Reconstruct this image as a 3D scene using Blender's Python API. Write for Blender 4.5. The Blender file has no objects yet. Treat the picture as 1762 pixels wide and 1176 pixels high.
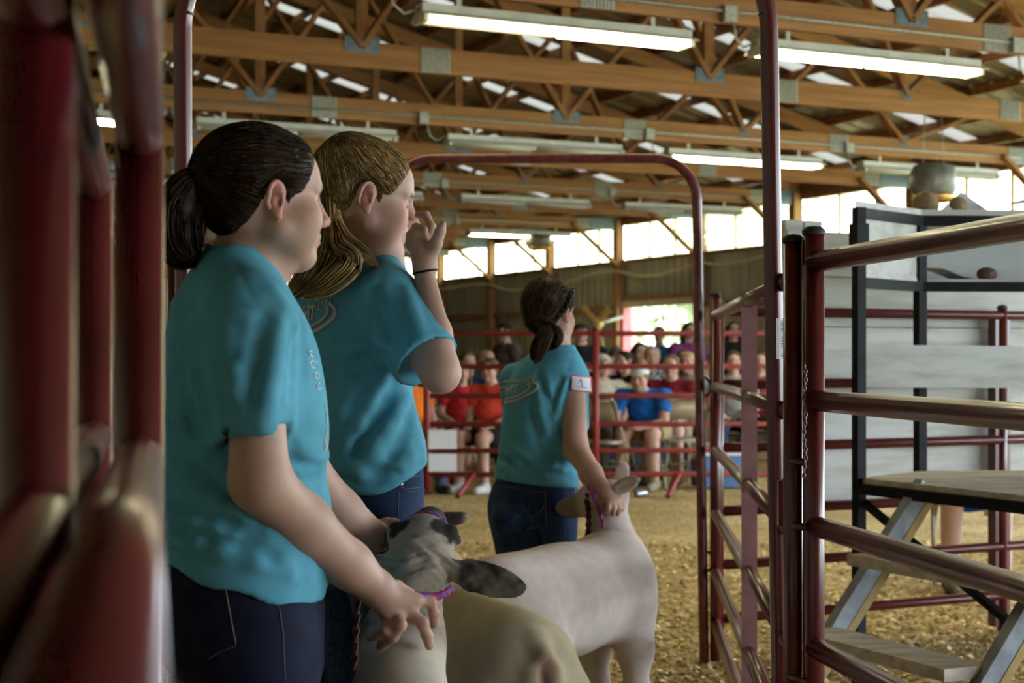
import bpy, math, random
import numpy as np
from mathutils import Vector, Matrix
from mathutils.bvhtree import BVHTree
random.seed(7)
rng = np.random.default_rng(7)
SC = bpy.context.scene
COL = SC.collection

# ------------------------------------------------------------------ camera, world, light, exposure
FPX, HOR, EYE = 2800.0, 615.6, 1.25          # focal length in pixels of a 1762 wide frame, horizon row, eye height
cam = bpy.data.cameras.new('camera')
cam.sensor_width = 36.0
cam.lens = FPX * 36.0 / 1762.0
cam.shift_y = (HOR - 588.0) / 1762.0
cam.clip_start, cam.clip_end = 0.05, 400.0
cam.dof.use_dof = True
cam.dof.focus_distance = 3.3
cam.dof.aperture_fstop = 6.3
camo = bpy.data.objects.new('camera', cam)
camo.location = (0, 0, EYE)
camo.rotation_euler = (math.pi / 2, 0, 0)
COL.objects.link(camo)
SC.camera = camo

world = bpy.data.worlds.new('sky')
SC.world = world
world.use_nodes = True
wn = world.node_tree.nodes
wn['Background'].inputs['Color'].default_value = (0.80, 0.91, 1.0, 1)
wn['Background'].inputs['Strength'].default_value = 11.0

SC.view_settings.view_transform = 'Standard'
SC.view_settings.look = 'None'
SC.view_settings.gamma = 1.0
SC.view_settings.exposure = 0.33
SC.view_settings.use_curve_mapping = False
SC.cycles.use_denoising = True
SC.cycles.max_bounces = 4
SC.cycles.diffuse_bounces = 3
SC.cycles.glossy_bounces = 2
SC.cycles.transmission_bounces = 2
SC.cycles.transparent_max_bounces = 6
SC.cycles.use_adaptive_sampling = True
SC.cycles.adaptive_threshold = 0.03
SC.cycles.adaptive_min_samples = 12
SC.cycles.sample_clamp_indirect = 6.0
SC.cycles.caustics_reflective = False
SC.cycles.caustics_refractive = False

PHI = math.radians(90 - 64.07)               # the barn is turned this much against the camera axis
CPH, SPH = math.cos(PHI), math.sin(PHI)
def bld(u, v, z=0.0):
    """barn coordinates (u along the trusses, v along the side wall) to world"""
    return Vector((CPH * u - SPH * v, SPH * u + CPH * v, z))
def P(x, y, d):
    """world point that the photograph shows at pixel x, y when it lies d metres away"""
    return Vector(((x - 881.0) / FPX * d, d, EYE + (HOR - y) / FPX * d))

U_WALL, U_LEFT, V_BACK, V_END = 13.3, -2.1, -6.0, 45.2
# daylight enters through the open side of the barn (wall_right, v < 12.4), the doorway, the window band and the roof strips

# ------------------------------------------------------------------ helpers: tagging, meshes, materials
def tag(o, label=None, cat=None, group=None, kind=None):
    if label: o['label'] = label
    if cat: o['category'] = cat
    if group: o['group'] = group
    if kind: o['kind'] = kind
    return o
def empty(name, loc=(0, 0, 0), rz=0.0, label=None, cat=None, group=None, kind=None, parent=None):
    o = bpy.data.objects.new(name, None)
    o.empty_display_size = 0.1
    o.location = loc; o.rotation_euler = (0, 0, rz)
    COL.objects.link(o)
    if parent: o.parent = parent
    return tag(o, label, cat, group, kind)
def put(name, me, parent=None, loc=None, rz=None):
    o = bpy.data.objects.new(name, me)
    COL.objects.link(o)
    if parent: o.parent = parent
    if loc is not None: o.location = loc
    if rz is not None: o.rotation_euler = (0, 0, rz)
    return o

class MB:
    def __init__(s): s.v = []; s.f = []; s.sm = []
    def add(s, vs, fs, smooth=False):
        n = len(s.v); s.v += [tuple(a) for a in vs]
        for q in fs: s.f.append(tuple(i + n for i in q)); s.sm.append(smooth)
        return s
    def box(s, c, size, M=None):
        x, y, z = (a / 2 for a in size); c = Vector(c)
        vs = [Vector((i, j, k)) for i in (-x, x) for j in (-y, y) for k in (-z, z)]
        if M is not None: vs = [M @ a for a in vs]
        return s.add([c + a for a in vs], [(0, 1, 3, 2), (4, 6, 7, 5), (0, 4, 5, 1), (2, 3, 7, 6), (0, 2, 6, 4), (1, 5, 7, 3)])
    def beam(s, a, b, w, h, up=(0, 0, 1)):
        a, b = Vector(a), Vector(b); d = (b - a); L = d.length; d.normalize()
        u = Vector(up); sd = d.cross(u)
        if sd.length < 1e-4: sd = d.cross(Vector((0, 1, 0)))
        sd.normalize(); u = sd.cross(d)
        vs = []
        for p in (a, b):
            for i, j in ((-1, -1), (1, -1), (1, 1), (-1, 1)): vs.append(p + sd * (i * w / 2) + u * (j * h / 2))
        return s.add(vs, [(0, 3, 2, 1), (4, 5, 6, 7), (0, 1, 5, 4), (1, 2, 6, 5), (2, 3, 7, 6), (3, 0, 4, 7)])
    def tube(s, path, r, n=12, cap=True, closed=False):
        pts = [Vector(p) for p in path]; m = len(pts)
        rr = r if hasattr(r, '__len__') else [r] * m
        T = []
        for i in range(m):
            a = pts[i - 1] if (i > 0 or closed) else pts[i]
            b = pts[(i + 1) % m] if (i < m - 1 or closed) else pts[i]
            t = b - a
            T.append(t.normalized() if t.length > 1e-9 else Vector((0, 0, 1)))
        ref = Vector((0, 0, 1)) if abs(T[0].z) < 0.9 else Vector((1, 0, 0))
        N = (ref - T[0] * ref.dot(T[0])).normalized()
        vs = []
        for i in range(m):
            N = N - T[i] * N.dot(T[i])
            N.normalize(); B = T[i].cross(N)
            for k in range(n):
                a = 2 * math.pi * k / n
                vs.append(pts[i] + (N * math.cos(a) + B * math.sin(a)) * rr[i])
        fs = []
        for i in range(m if closed else m - 1):
            i2 = (i + 1) % m
            for k in range(n):
                k2 = (k + 1) % n
                fs.append((i * n + k, i * n + k2, i2 * n + k2, i2 * n + k))
        n0 = len(s.v)
        s.add(vs, fs, True)
        if cap and not closed:
            for ring in (list(range(n))[::-1], [(m - 1) * n + k for k in range(n)]):
                s.f.append(tuple(n0 + k for k in ring)); s.sm.append(False)
        return s
    def lathe(s, prof, n=20, c=(0, 0, 0), M=None):
        vs = []; c = Vector(c)
        for r, z in prof:
            for k in range(n):
                a = 2 * math.pi * k / n
                q = Vector((r * math.cos(a), r * math.sin(a), z))
                vs.append(c + (M @ q if M is not None else q))
        fs = [(i * n + k, i * n + (k + 1) % n, (i + 1) * n + (k + 1) % n, (i + 1) * n + k) for i in range(len(prof) - 1) for k in range(n)]
        return s.add(vs, fs, True)
    def mesh(s, name, mat=None):
        me = bpy.data.meshes.new(name)
        me.from_pydata(s.v, [], s.f)
        me.polygons.foreach_set('use_smooth', s.sm)
        me.update()
        if mat: me.materials.append(mat)
        return me
    def build(s, name, mat, parent=None, **kw):
        return put(name, s.mesh(name, mat), parent, **kw)

def arc(c, a, b, r, t0, t1, n):
    c, a, b = Vector(c), Vector(a), Vector(b)
    return [c + (a * math.cos(t) + b * math.sin(t)) * r for t in np.linspace(t0, t1, n)]

def mat(name, color, rough=0.6, metal=0.0, var=0.0, scale=6.0, bump=0.0, bscale=None, stretch=None, color2=None,
        coat=0.0, spec=0.5, sss=0.0, attr=None, detail=2.0, lo=0.35, hi=0.65):
    m = bpy.data.materials.new(name); m.use_nodes = True
    nt = m.node_tree; ns = nt.nodes; b = ns['Principled BSDF']
    b.inputs['Roughness'].default_value = rough
    b.inputs['Metallic'].default_value = metal
    b.inputs['Coat Weight'].default_value = coat
    b.inputs['Coat Roughness'].default_value = 0.15
    b.inputs['Specular IOR Level'].default_value = spec
    if sss:
        b.inputs['Subsurface Weight'].default_value = sss
        b.inputs['Subsurface Radius'].default_value = (0.012, 0.005, 0.003)
        b.inputs['Subsurface Scale'].default_value = 1.0
    col = (*color, 1)
    b.inputs['Base Color'].default_value = col
    src = None
    if attr:
        a = ns.new('ShaderNodeAttribute'); a.attribute_name = attr; src = a.outputs['Color']
    if var or color2 or bump:
        tc = ns.new('ShaderNodeTexCoord'); mp = ns.new('ShaderNodeMapping')
        nt.links.new(tc.outputs['Object'], mp.inputs['Vector'])
        if stretch: mp.inputs['Scale'].default_value = stretch
    if var or color2:
        nz = ns.new('ShaderNodeTexNoise'); nz.inputs['Scale'].default_value = scale; nz.inputs['Detail'].default_value = detail
        nt.links.new(mp.outputs['Vector'], nz.inputs['Vector'])
        rp = ns.new('ShaderNodeValToRGB')
        c2 = color2 if color2 else tuple(c * (1 - var) for c in color)
        c1 = color if color2 else tuple(min(1, c * (1 + var)) for c in color)
        rp.color_ramp.elements[0].color = (*c2, 1); rp.color_ramp.elements[1].color = (*c1, 1)
        rp.color_ramp.elements[0].position = lo; rp.color_ramp.elements[1].position = hi
        nt.links.new(nz.outputs['Fac'], rp.inputs['Fac'])
        if src:
            mx = ns.new('ShaderNodeMix'); mx.data_type = 'RGBA'; mx.blend_type = 'MULTIPLY'; mx.inputs[0].default_value = 1.0
            nt.links.new(src, mx.inputs[6]); nt.links.new(rp.outputs['Color'], mx.inputs[7]); src = mx.outputs[2]
        else: src = rp.outputs['Color']
    if src: nt.links.new(src, b.inputs['Base Color'])
    if bump:
        n2 = ns.new('ShaderNodeTexNoise'); n2.inputs['Scale'].default_value = bscale or scale * 4; n2.inputs['Detail'].default_value = 1
        nt.links.new(mp.outputs['Vector'], n2.inputs['Vector'])
        bp = ns.new('ShaderNodeBump'); bp.inputs['Strength'].default_value = bump; bp.inputs['Distance'].default_value = 0.01
        nt.links.new(n2.outputs['Fac'], bp.inputs['Height']); nt.links.new(bp.outputs['Normal'], b.inputs['Normal'])
    return m
def emit(name, color, strength):
    m = bpy.data.materials.new(name); m.use_nodes = True
    b = m.node_tree.nodes['Principled BSDF']
    b.inputs['Base Color'].default_value = (*color, 1)
    b.inputs['Emission Color'].default_value = (*color, 1)
    b.inputs['Emission Strength'].default_value = strength
    return m

M = {}
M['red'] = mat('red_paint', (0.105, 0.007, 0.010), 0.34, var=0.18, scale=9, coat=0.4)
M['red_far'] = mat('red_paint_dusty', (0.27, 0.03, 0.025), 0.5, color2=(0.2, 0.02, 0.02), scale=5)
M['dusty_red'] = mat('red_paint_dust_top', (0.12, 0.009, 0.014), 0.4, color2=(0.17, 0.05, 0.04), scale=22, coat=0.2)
M['strap'] = mat('strap_metal', (0.42, 0.22, 0.25), 0.3, metal=0.4, var=0.12, scale=12, coat=0.3)
M['wood'] = mat('lumber', (0.46, 0.215, 0.075), 0.7, color2=(0.33, 0.145, 0.05), scale=3, stretch=(0.6, 6, 9), detail=4.0)
M['wood_web'] = mat('lumber_web', (0.40, 0.18, 0.065), 0.7, color2=(0.27, 0.115, 0.04), scale=4, stretch=(2, 4, 2))
M['wood_post'] = mat('post_lumber', (0.36, 0.19, 0.08), 0.75, color2=(0.24, 0.12, 0.05), scale=5, stretch=(4, 4, 0.6))
M['plate'] = mat('galvanised_plate', (0.40, 0.39, 0.34), 0.5, metal=0.3, var=0.15, scale=40)
M['plate_blue'] = mat('blue_steel_plate', (0.16, 0.21, 0.27), 0.45, metal=0.4, var=0.2, scale=30)
M['tin'] = mat('wall_tin', (0.42, 0.40, 0.31), 0.5, metal=0.25, var=0.12, scale=1.5, stretch=(1, 1, 0.3))
M['roof'] = mat('roof_tin', (0.25, 0.19, 0.12), 0.45, metal=0.35, var=0.3, scale=0.7)
M['fixture'] = mat('fixture_enamel', (0.62, 0.60, 0.52), 0.5, var=0.1, scale=8)
M['tube_off'] = mat('dead_tube', (0.55, 0.53, 0.45), 0.3)
M['tube_on'] = emit('lit_tube', (1.0, 0.92, 0.60), 18.0)
M['black'] = mat('black_tube_steel', (0.010, 0.011, 0.013), 0.55, var=0.3, scale=14, spec=0.12)
M['white_board'] = mat('white_painted_board', (0.56, 0.57, 0.55), 0.65, color2=(0.40, 0.39, 0.34), scale=5, stretch=(0.5, 3, 4), detail=4.0, lo=0.3, hi=0.55)
M['ply'] = mat('worn_plywood', (0.60, 0.55, 0.44), 0.7, color2=(0.38, 0.33, 0.26), scale=6, stretch=(1, 3, 3))
M['grey_steel'] = mat('grey_steel', (0.20, 0.22, 0.25), 0.5, metal=0.2, var=0.25, scale=14)
M['yellow_steel'] = mat('yellow_paint', (0.34, 0.22, 0.05), 0.55, var=0.25, scale=14)
M['paper'] = mat('paper', (0.74, 0.76, 0.82), 0.7)
M['rock'] = mat('rock', (0.30, 0.22, 0.12), 0.85, color2=(0.17, 0.12, 0.06), scale=14, bump=0.5)
M['brown_rock'] = mat('brown_rock', (0.12, 0.06, 0.035), 0.7, color2=(0.06, 0.03, 0.02), scale=14, bump=0.4)
M['dark_rubber'] = mat('dark_rubber', (0.02, 0.02, 0.02), 0.6)
M['hose'] = mat('pale_hose', (0.50, 0.42, 0.28), 0.6)
M['chair'] = mat('tan_chair_steel', (0.33, 0.27, 0.17), 0.4, metal=0.2, var=0.1)
# ------------------------------------------------------------------ the barn shell
def shavings():
    m = bpy.data.materials.new('wood_shavings'); m.use_nodes = True
    nt = m.node_tree; ns = nt.nodes; b = ns['Principled BSDF']; b.inputs['Roughness'].default_value = 0.9
    b.inputs['Specular IOR Level'].default_value = 0.2
    tc = ns.new('ShaderNodeTexCoord')
    v = ns.new('ShaderNodeTexVoronoi'); v.inputs['Scale'].default_value = 55; v.inputs['Randomness'].default_value = 1.0
    n0 = ns.new('ShaderNodeTexNoise'); n0.inputs['Scale'].default_value = 30; n0.inputs['Detail'].default_value = 3
    mx0 = ns.new('ShaderNodeMix'); mx0.data_type = 'RGBA'; mx0.inputs[0].default_value = 0.08
    nt.links.new(tc.outputs['Object'], mx0.inputs[6]); nt.links.new(n0.outputs['Color'], mx0.inputs[7])
    nt.links.new(tc.outputs['Object'], n0.inputs['Vector'])
    nt.links.new(mx0.outputs[2], v.inputs['Vector'])
    r = ns.new('ShaderNodeValToRGB')
    e = r.color_ramp.elements
    e[0].position = 0.0; e[0].color = (0.34, 0.22, 0.075, 1)
    e[1].position = 1.0; e[1].color = (0.88, 0.71, 0.38, 1)
    k = e.new(0.5); k.color = (0.66, 0.48, 0.19, 1)
    sep = ns.new('ShaderNodeSeparateColor'); nt.links.new(v.outputs['Color'], sep.inputs[0])
    nt.links.new(sep.outputs[0], r.inputs['Fac'])
    n = ns.new('ShaderNodeTexNoise'); n.inputs['Scale'].default_value = 1.3; n.inputs['Detail'].default_value = 5
    nt.links.new(tc.outputs['Object'], n.inputs['Vector'])
    r2 = ns.new('ShaderNodeValToRGB'); r2.color_ramp.elements[0].position = 0.35; r2.color_ramp.elements[1].position = 0.65
    r2.color_ramp.elements[0].color = (0.72, 0.66, 0.55, 1); r2.color_ramp.elements[1].color = (1, 1, 1, 1)
    nt.links.new(n.outputs['Fac'], r2.inputs['Fac'])
    mx = ns.new('ShaderNodeMix'); mx.data_type = 'RGBA'; mx.blend_type = 'MULTIPLY'; mx.inputs[0].default_value = 1
    nt.links.new(r.outputs['Color'], mx.inputs[6]); nt.links.new(r2.outputs['Color'], mx.inputs[7])
    nt.links.new(mx.outputs[2], b.inputs['Base Color'])
    bp = ns.new('ShaderNodeBump'); bp.inputs['Strength'].default_value = 0.9; bp.inputs['Distance'].default_value = 0.02
    nt.links.new(v.outputs['Distance'], bp.inputs['Height']); nt.links.new(bp.outputs['Normal'], b.inputs['Normal'])
    return m
M['shavings'] = shavings()
def pane_mat(f=0.45, tl=(0.95, 0.9, 0.72, 1), nm='cloudy_fibreglass'):
    m = bpy.data.materials.new(nm); m.use_nodes = True
    nt = m.node_tree; ns = nt.nodes; out = ns['Material Output']
    ns.remove(ns['Principled BSDF'])
    t = ns.new('ShaderNodeBsdfTransparent'); t.inputs['Color'].default_value = (0.97, 0.93, 0.76, 1)
    d = ns.new('ShaderNodeBsdfTranslucent'); d.inputs['Color'].default_value = tl
    mx = ns.new('ShaderNodeMixShader'); mx.inputs[0].default_value = f
    nt.links.new(t.outputs[0], mx.inputs[1]); nt.links.new(d.outputs[0], mx.inputs[2]); nt.links.new(mx.outputs[0], out.inputs['Surface'])
    return m
M['pane'] = pane_mat()
M['pane_dim'] = pane_mat(1.0, (0.066, 0.060, 0.050, 1), 'dusty_skylight')

fl = MB().box(((U_WALL + U_LEFT) / 2, (V_BACK + V_END) / 2, -0.1), (U_WALL - U_LEFT + 0.4, V_END - V_BACK + 0.4, 0.2)).build('floor', M['shavings'], rz=PHI)
tag(fl, 'floor of pale wood shavings spread through the show barn', 'floor', kind='structure')
M['grass'] = mat('bleached_grass', (0.32, 0.36, 0.2), 0.9, color2=(0.22, 0.3, 0.12), scale=0.6)
gr = MB().box((U_WALL + 40.3, 20, -0.15), (80, 120, 0.2)).build('ground', M['grass'], rz=PHI)
tag(gr, 'grass outside the barn beyond the open doorway', 'ground', kind='structure')

def ribbed(a, b, z0, z1, across, pitch=0.23, depth=0.02, axis='v', flip=1):
    """corrugated sheet: runs from a to b along one barn axis at fixed position on the other"""
    mb = MB(); n = max(1, round((b - a) / pitch)); p = (b - a) / n; prof = []
    for i in range(n):
        s = a + i * p
        prof += [(s, 0), (s + p * 0.62, 0), (s + p * 0.70, depth), (s + p * 0.92, depth)]
    prof.append((b, 0))
    vs = []
    for t, h in prof:
        for z in (z0, z1):
            vs.append((across + flip * h, t, z) if axis == 'v' else (t, across + flip * h, z))
    fs = [(2 * i, 2 * i + 2, 2 * i + 3, 2 * i + 1) for i in range(len(prof) - 1)]
    return mb.add(vs, fs)

TS, TV0, ZB, CH = 2.44, 8.53, 3.33, 0.185    # truss spacing, first visible truss, underside and depth of the bottom chord
U_RIDGE, PITCH, ZH = 5.6, 0.27, 3.52
def z_top(u): return ZH + (U_WALL - U_RIDGE - abs(u - U_RIDGE)) * PITCH
SILL, HEAD = 2.84, 3.40
TVS = [TV0 + TS * k for k in range(-1, 15)]
BAYS = [TV0 + TS * k for k in range(2, 16)]
DOOR = (TV0 + TS * 5, TV0 + TS * 6)

wr = empty('wall_right', rz=PHI, kind='structure', label='tan corrugated metal side wall with wooden posts below the window band', cat='wall')
post_me = MB().box((0, 0, 1.75), (0.14, 0.14, 3.5)).mesh('post', M['wood_post'])
ribbed(12.4, BAYS[0], 0, SILL, U_WALL).build('metal_sheet', M['tin'], wr)
nwin = 0
mull_me = MB().box((0, 0, (SILL + HEAD) / 2), (0.05, 0.035, HEAD - SILL)).mesh('mullion', M['wood_post'])
for i, v in enumerate(BAYS):
    put('post', post_me, wr, loc=(U_WALL - 0.1, v, 0))
    if i == len(BAYS) - 1: break
    v1 = v + TS
    isdoor = abs(v - DOOR[0]) < 0.1
    ribbed(v, v1, 2.12 if isdoor else 0, SILL, U_WALL).build('metal_sheet', M['tin'], wr)
    for z in ((2.2,) if isdoor else (0.5, 1.25, 2.05)):
        MB().box((U_WALL - 0.06, (v + v1) / 2, z), (0.04, TS - 0.16, 0.09)).build('girt', M['wood_post'], wr)
    w = empty('window_%d' % (i + 1), rz=PHI, kind='structure', label='cloudy fibreglass window high in the side wall', cat='window')
    MB().box((U_WALL - 0.02, (v + v1) / 2, SILL - 0.02), (0.1, TS - 0.14, 0.05)).build('sill', M['wood_post'], w)
    MB().box((U_WALL - 0.02, (v + v1) / 2, HEAD + 0.05), (0.1, TS - 0.14, 0.1)).build('header', M['wood_post'], w)
    for j in range(3):
        a = v + 0.07 + j * (TS - 0.14) / 3
        pm = MB().box((U_WALL, a + (TS - 0.14) / 6, (SILL + HEAD) / 2), (0.004, (TS - 0.14) / 3 - 0.03, HEAD - SILL))
        pm.build('pane', M['pane'], w)
        if j: put('mullion', mull_me, w, loc=(U_WALL + 0.01, a, 0))
MB().box((U_WALL, (BAYS[0] + BAYS[-1]) / 2, HEAD + 0.21), (0.06, BAYS[-1] - BAYS[0], 0.22)).build('eave_board', M['wood_post'], wr)
MB().box((U_WALL, 3.2, HEAD + 0.16), (0.1, 18.6, 0.34)).build('header_beam', M['wood_post'], wr)
for v in (-5.9, -0.6, 4.0, 8.4, 12.4): put('post', post_me, wr, loc=(U_WALL - 0.1, v, 0))
# door opening and its red jamb and leaf
M['door_red'] = mat('faded_red_door', (0.62, 0.12, 0.12), 0.5, var=0.1)
M['trim'] = mat('pale_trim', (0.55, 0.5, 0.4), 0.7, var=0.15, scale=10)
dr = empty('door_1', rz=PHI, kind='structure', label='open side doorway with faded red leaf swung outwards', cat='door')
MB().box((U_WALL - 0.02, sum(DOOR) / 2, 2.12), (0.12, TS - 0.1, 0.12)).build('lintel', M['trim'], dr)
MB().beam((U_WALL + 0.05, DOOR[1] - 0.06, 1.05), (U_WALL + 0.75, DOOR[1] + 0.92, 1.05), 0.05, 2.1).build('door_leaf', M['door_red'], dr)
MB().box((U_WALL, DOOR[1] - 0.1, 1.05), (0.16, 0.06, 2.1)).build('door_frame', M['door_red'], dr)

for name, mb, lab in (('wall_left', ribbed(V_BACK, V_END, 0, 3.8, U_LEFT, axis='v', flip=-1), 'tan corrugated metal wall on the near side of the barn'),
                 ('wall_end', ribbed(U_LEFT, U_WALL, 0, 6.2, V_END, axis='u'), 'corrugated metal end wall far behind the crowd'),
                 ('wall_back', ribbed(U_LEFT, 0.6, 0, 6.2, V_BACK, axis='u', flip=-1), 'corrugated metal end wall with a wide doorway behind the pens')):
    tag(mb.build(name, M['tin'], rz=PHI), lab, 'wall', kind='structure')

ribbed(0.6, 6.8, 0, 6.2, V_BACK, axis='u', flip=-1).build('metal_sheet', M['tin'], bpy.data.objects['wall_back'])
ribbed(6.8, U_WALL, 3.3, 6.2, V_BACK, axis='u', flip=-1).build('metal_sheet', M['tin'], bpy.data.objects['wall_back'])
cl = empty('ceiling', rz=PHI, kind='structure', label='brown corrugated metal roof on wooden purlins', cat='roof')
def skylight_at(t): return any(abs(t - (TV0 + TS * k + 1.3)) < 0.16 for k in range(1, 13))
for sgn in (-1, 1):
    uu = (U_RIDGE, U_RIDGE + sgn * (U_WALL - U_RIDGE + 0.6)); zz = [z_top(U_RIDGE) + 0.24, z_top(uu[1]) + 0.24]
    n = round((V_END - V_BACK) / 0.3); q = (V_END - V_BACK) / n; runs = []
    for i in range(n):
        s_ = V_BACK + i * q; k = sgn > 0 and skylight_at(s_ + q / 2)
        if not runs or runs[-1][0] != k: runs.append((k, []))
        runs[-1][1].append(s_)
    for k, ss in runs:
        prof = []
        for s_ in ss: prof += [(s_, 0), (s_ + q * 0.68, 0), (s_ + q * 0.76, 0.025), (s_ + q * 0.92, 0.025)]
        prof.append((ss[-1] + q, 0)); vs = []
        for t, h in prof:
            for e in (0, 1): vs.append((uu[e], t, zz[e] + h))
        MB().add(vs, [(2 * i, 2 * i + 1, 2 * i + 3, 2 * i + 2) for i in range(len(prof) - 1)]).build('skylight_sheet' if k else 'roof_sheet', M['pane_dim'] if k else M['roof'], cl)
pur_me = MB().box((0, (V_BACK + V_END) / 2, 0), (0.04, V_END - V_BACK, 0.09)).mesh('purlin', M['wood_web'])
for i in range(26):
    u = U_LEFT + 0.25 + i * 0.6
    if u < U_WALL: put('purlin', pur_me, cl, loc=(u, 0, z_top(u) + 0.19))

# ------------------------------------------------------------------ roof trusses
joints = [(4.13, 'b'), (7.07, 'b'), (9.05, 's'), (11.03, 's'), (2.15, 's'), (0.17, 's')]
splices = [4.70, 7.80, 10.19, 12.55, 1.3]
def m2(u): return 2 * U_RIDGE - u
webs = []
for a, b in ((7.07, 5.62), (7.07, 7.07), (7.07, 8.3), (9.05, 8.3), (9.05, 10.1), (11.03, 10.1), (11.03, 12.1)):
    webs.append((a, b)); webs.append((m2(a), m2(b)))
t_me = {}
t_me['bottom_chord'] = MB().box(((U_WALL + U_LEFT) / 2, 0, ZB + CH / 2), (U_WALL - U_LEFT - 0.1, 0.042, CH)).mesh('bottom_chord', M['wood'])
t_me['top'] = [MB().beam((U_RIDGE, 0, z_top(U_RIDGE) + 0.04), (U_RIDGE + s * (U_WALL - U_RIDGE + 0.3), 0, z_top(U_WALL + 0.3) + 0.04), 0.042, 0.16).mesh('top_chord', M['wood']) for s in (-1, 1)]
t_me['webs'] = [MB().beam((a, 0, ZB + CH - 0.04), (b, 0, z_top(b) + 0.02), 0.04, 0.09, up=(0, 1, 0) if a != b else (1, 0, 0)).mesh('web', M['wood_web']) for a, b in webs]
def bumps(mb, u, z, w, h):
    for i in range(int(w / 0.025)):
        mb.box((u - w / 2 + 0.0125 + i * 0.025, -0.031, z), (0.006, 0.006, h * 0.94))
    return mb
t_me['plates'] = [MB().box((u, 0, ZB + CH - 0.02), (0.27, 0.056, 0.11) if k == 'b' else (0.115, 0.056, 0.105)).mesh('joint_plate', M['plate_blue']) for u, k in joints]
t_me['splice'] = [bumps(MB().box((u, 0, ZB + CH / 2), (0.235, 0.056, CH - 0.005)), u, ZB + CH / 2, 0.235, CH).mesh('splice_plate', M['plate']) for u in splices]
t_me['knee'] = MB().beam((U_WALL - 0.12, -0.06, SILL - 0.12), (U_WALL - 0.98, -0.06, ZB + 0.08), 0.04, 0.1, up=(0, 1, 0)).mesh('knee_brace', M['wood_web'])
t_me['heel'] = MB().box((U_WALL - 0.35, 0, ZB + 0.1), (0.6, 0.056, 0.2)).mesh('heel_plate', M['plate_blue'])
ORD = ['overhead', 'nearest', 'second', 'third', 'fourth', 'fifth', 'sixth', 'seventh', 'eighth', 'ninth', 'tenth', 'eleventh', 'twelfth', 'thirteenth', 'fourteenth', 'farthest']
for i, v in enumerate(TVS):
    lab = {0: 'wooden roof truss out of view above the pens', 1: 'nearest wooden roof truss, cut by the top edge of the picture'}.get(i, ORD[i] + ' wooden roof truss counted from the near top edge of the picture')
    t = empty('roof_truss', loc=bld(0, v), rz=PHI, label=lab, cat='roof truss', group='wooden roof trusses')
    put('bottom_chord', t_me['bottom_chord'], t)
    for me in t_me['top']: put('top_chord', me, t)
    for me in t_me['webs']: put('web', me, t)
    for me in t_me['plates']: put('joint_plate', me, t)
    for me in t_me['splice']: put('splice_plate', me, t)
    put('knee_brace', t_me['knee'], t); put('heel_plate', t_me['heel'], t)

# ------------------------------------------------------------------ strip lights, conduits
L = 1.8
fx = {}
fx['housing'] = MB().box((L / 2, 0, 0.03), (L, 0.11, 0.055)).mesh('housing', M['fixture'])
mb = MB()
for s in (-1, 1): mb.beam((0.01, s * 0.095, -0.005), (L - 0.01, s * 0.095, -0.005), 0.11, 0.006, up=(0, s * 0.35, 1))
fx['reflector'] = mb.mesh('reflector', M['fixture'])
fx['end'] = MB().box((0.015, 0, -0.025), (0.03, 0.17, 0.05)).mesh('lamp_holder', M['fixture'])
fx['tube_on'] = MB().tube([(0.0, 0, 0), (0.84, 0, 0)], 0.019, 10).mesh('lamp_tube', M['tube_on'])
fx['tube_off'] = MB().tube([(0.0, 0, 0), (0.84, 0, 0)], 0.019, 10).mesh('lamp_tube', M['tube_off'])
fx['hanger'] = MB().box((0, 0, 0.11), (0.03, 0.012, 0.14)).mesh('hanger', M['fixture'])
fx['cable'] = MB().tube([(-0.22, -0.09, 0.12), (-0.19, -0.07, 0.03), (-0.10, -0.02, -0.01), (0.0, 0, 0.03)], 0.008, 6).mesh('cable', M['plate'])
STARTS = [1.25, 3.58, 5.88, 8.20, 10.52]
rows = {0: ('added unseen overhead row', (1, 1, 1, 1, 1)), 1: ('nearest row', (0, 2, 1, 0, 0)), 3: ('second row', (1, 0, 0, 1, 0)), 5: ('third row', (0, 0, 0, 0, 0)), 7: ('fourth row', (0, 0, 0, 0, 1)), 9: ('fifth row', (0, 0, 0, 0, 0))}  # first row is out of view, added fully lit to brighten the near pens
for ti, (rn, on) in rows.items():
    v = TVS[ti]
    for k, u in enumerate(STARTS):
        if ti == 1 and k in (0, 4): continue
        st = 'lit' if on[k] else 'unlit'
        f = empty('strip_light', loc=bld(u, v + 0.05, 3.21), rz=PHI, cat='strip light', group='fluorescent strip lights under the trusses',
                  label='%s fluorescent strip light, %s of its truss counted from the left, %s of lights' % (st, ['first', 'second', 'third', 'fourth', 'fifth'][k], rn))
        put('housing', fx['housing'], f); put('reflector', fx['reflector'], f)
        put('lamp_holder', fx['end'], f); put('lamp_holder', fx['end'], f, loc=(L - 0.03, 0, 0))
        put('cable', fx['cable'], f)
        for h in (0.25, L - 0.25): put('hanger', fx['hanger'], f, loc=(h, 0, 0))
        for a, x in enumerate((0.04, 0.92)):
            for b, y in enumerate((-0.055, 0.055)):
                lit = on[k] == 1 or (on[k] == 2 and not (a == 0 and b == 1))
                put('lamp_tube', fx['tube_on'] if lit else fx['tube_off'], f, loc=(x, y, -0.03))
    mb = MB().tube([(1.2, v - 0.04, 3.40), (12.6, v - 0.04, 3.40)], 0.012, 6)
    c = empty('conduit', rz=PHI, label='thin grey wiring conduit along the truss of the %s of lights' % rn, cat='conduit', group='wiring conduits on the trusses')
    mb.build('pipe', M['plate'], c)
    for u in (3.2, 5.62, 7.95, 10.3):
        MB().box((u, v - 0.05, 3.38), (0.09, 0.05, 0.1)).build('junction_box', M['plate'], c)

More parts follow.
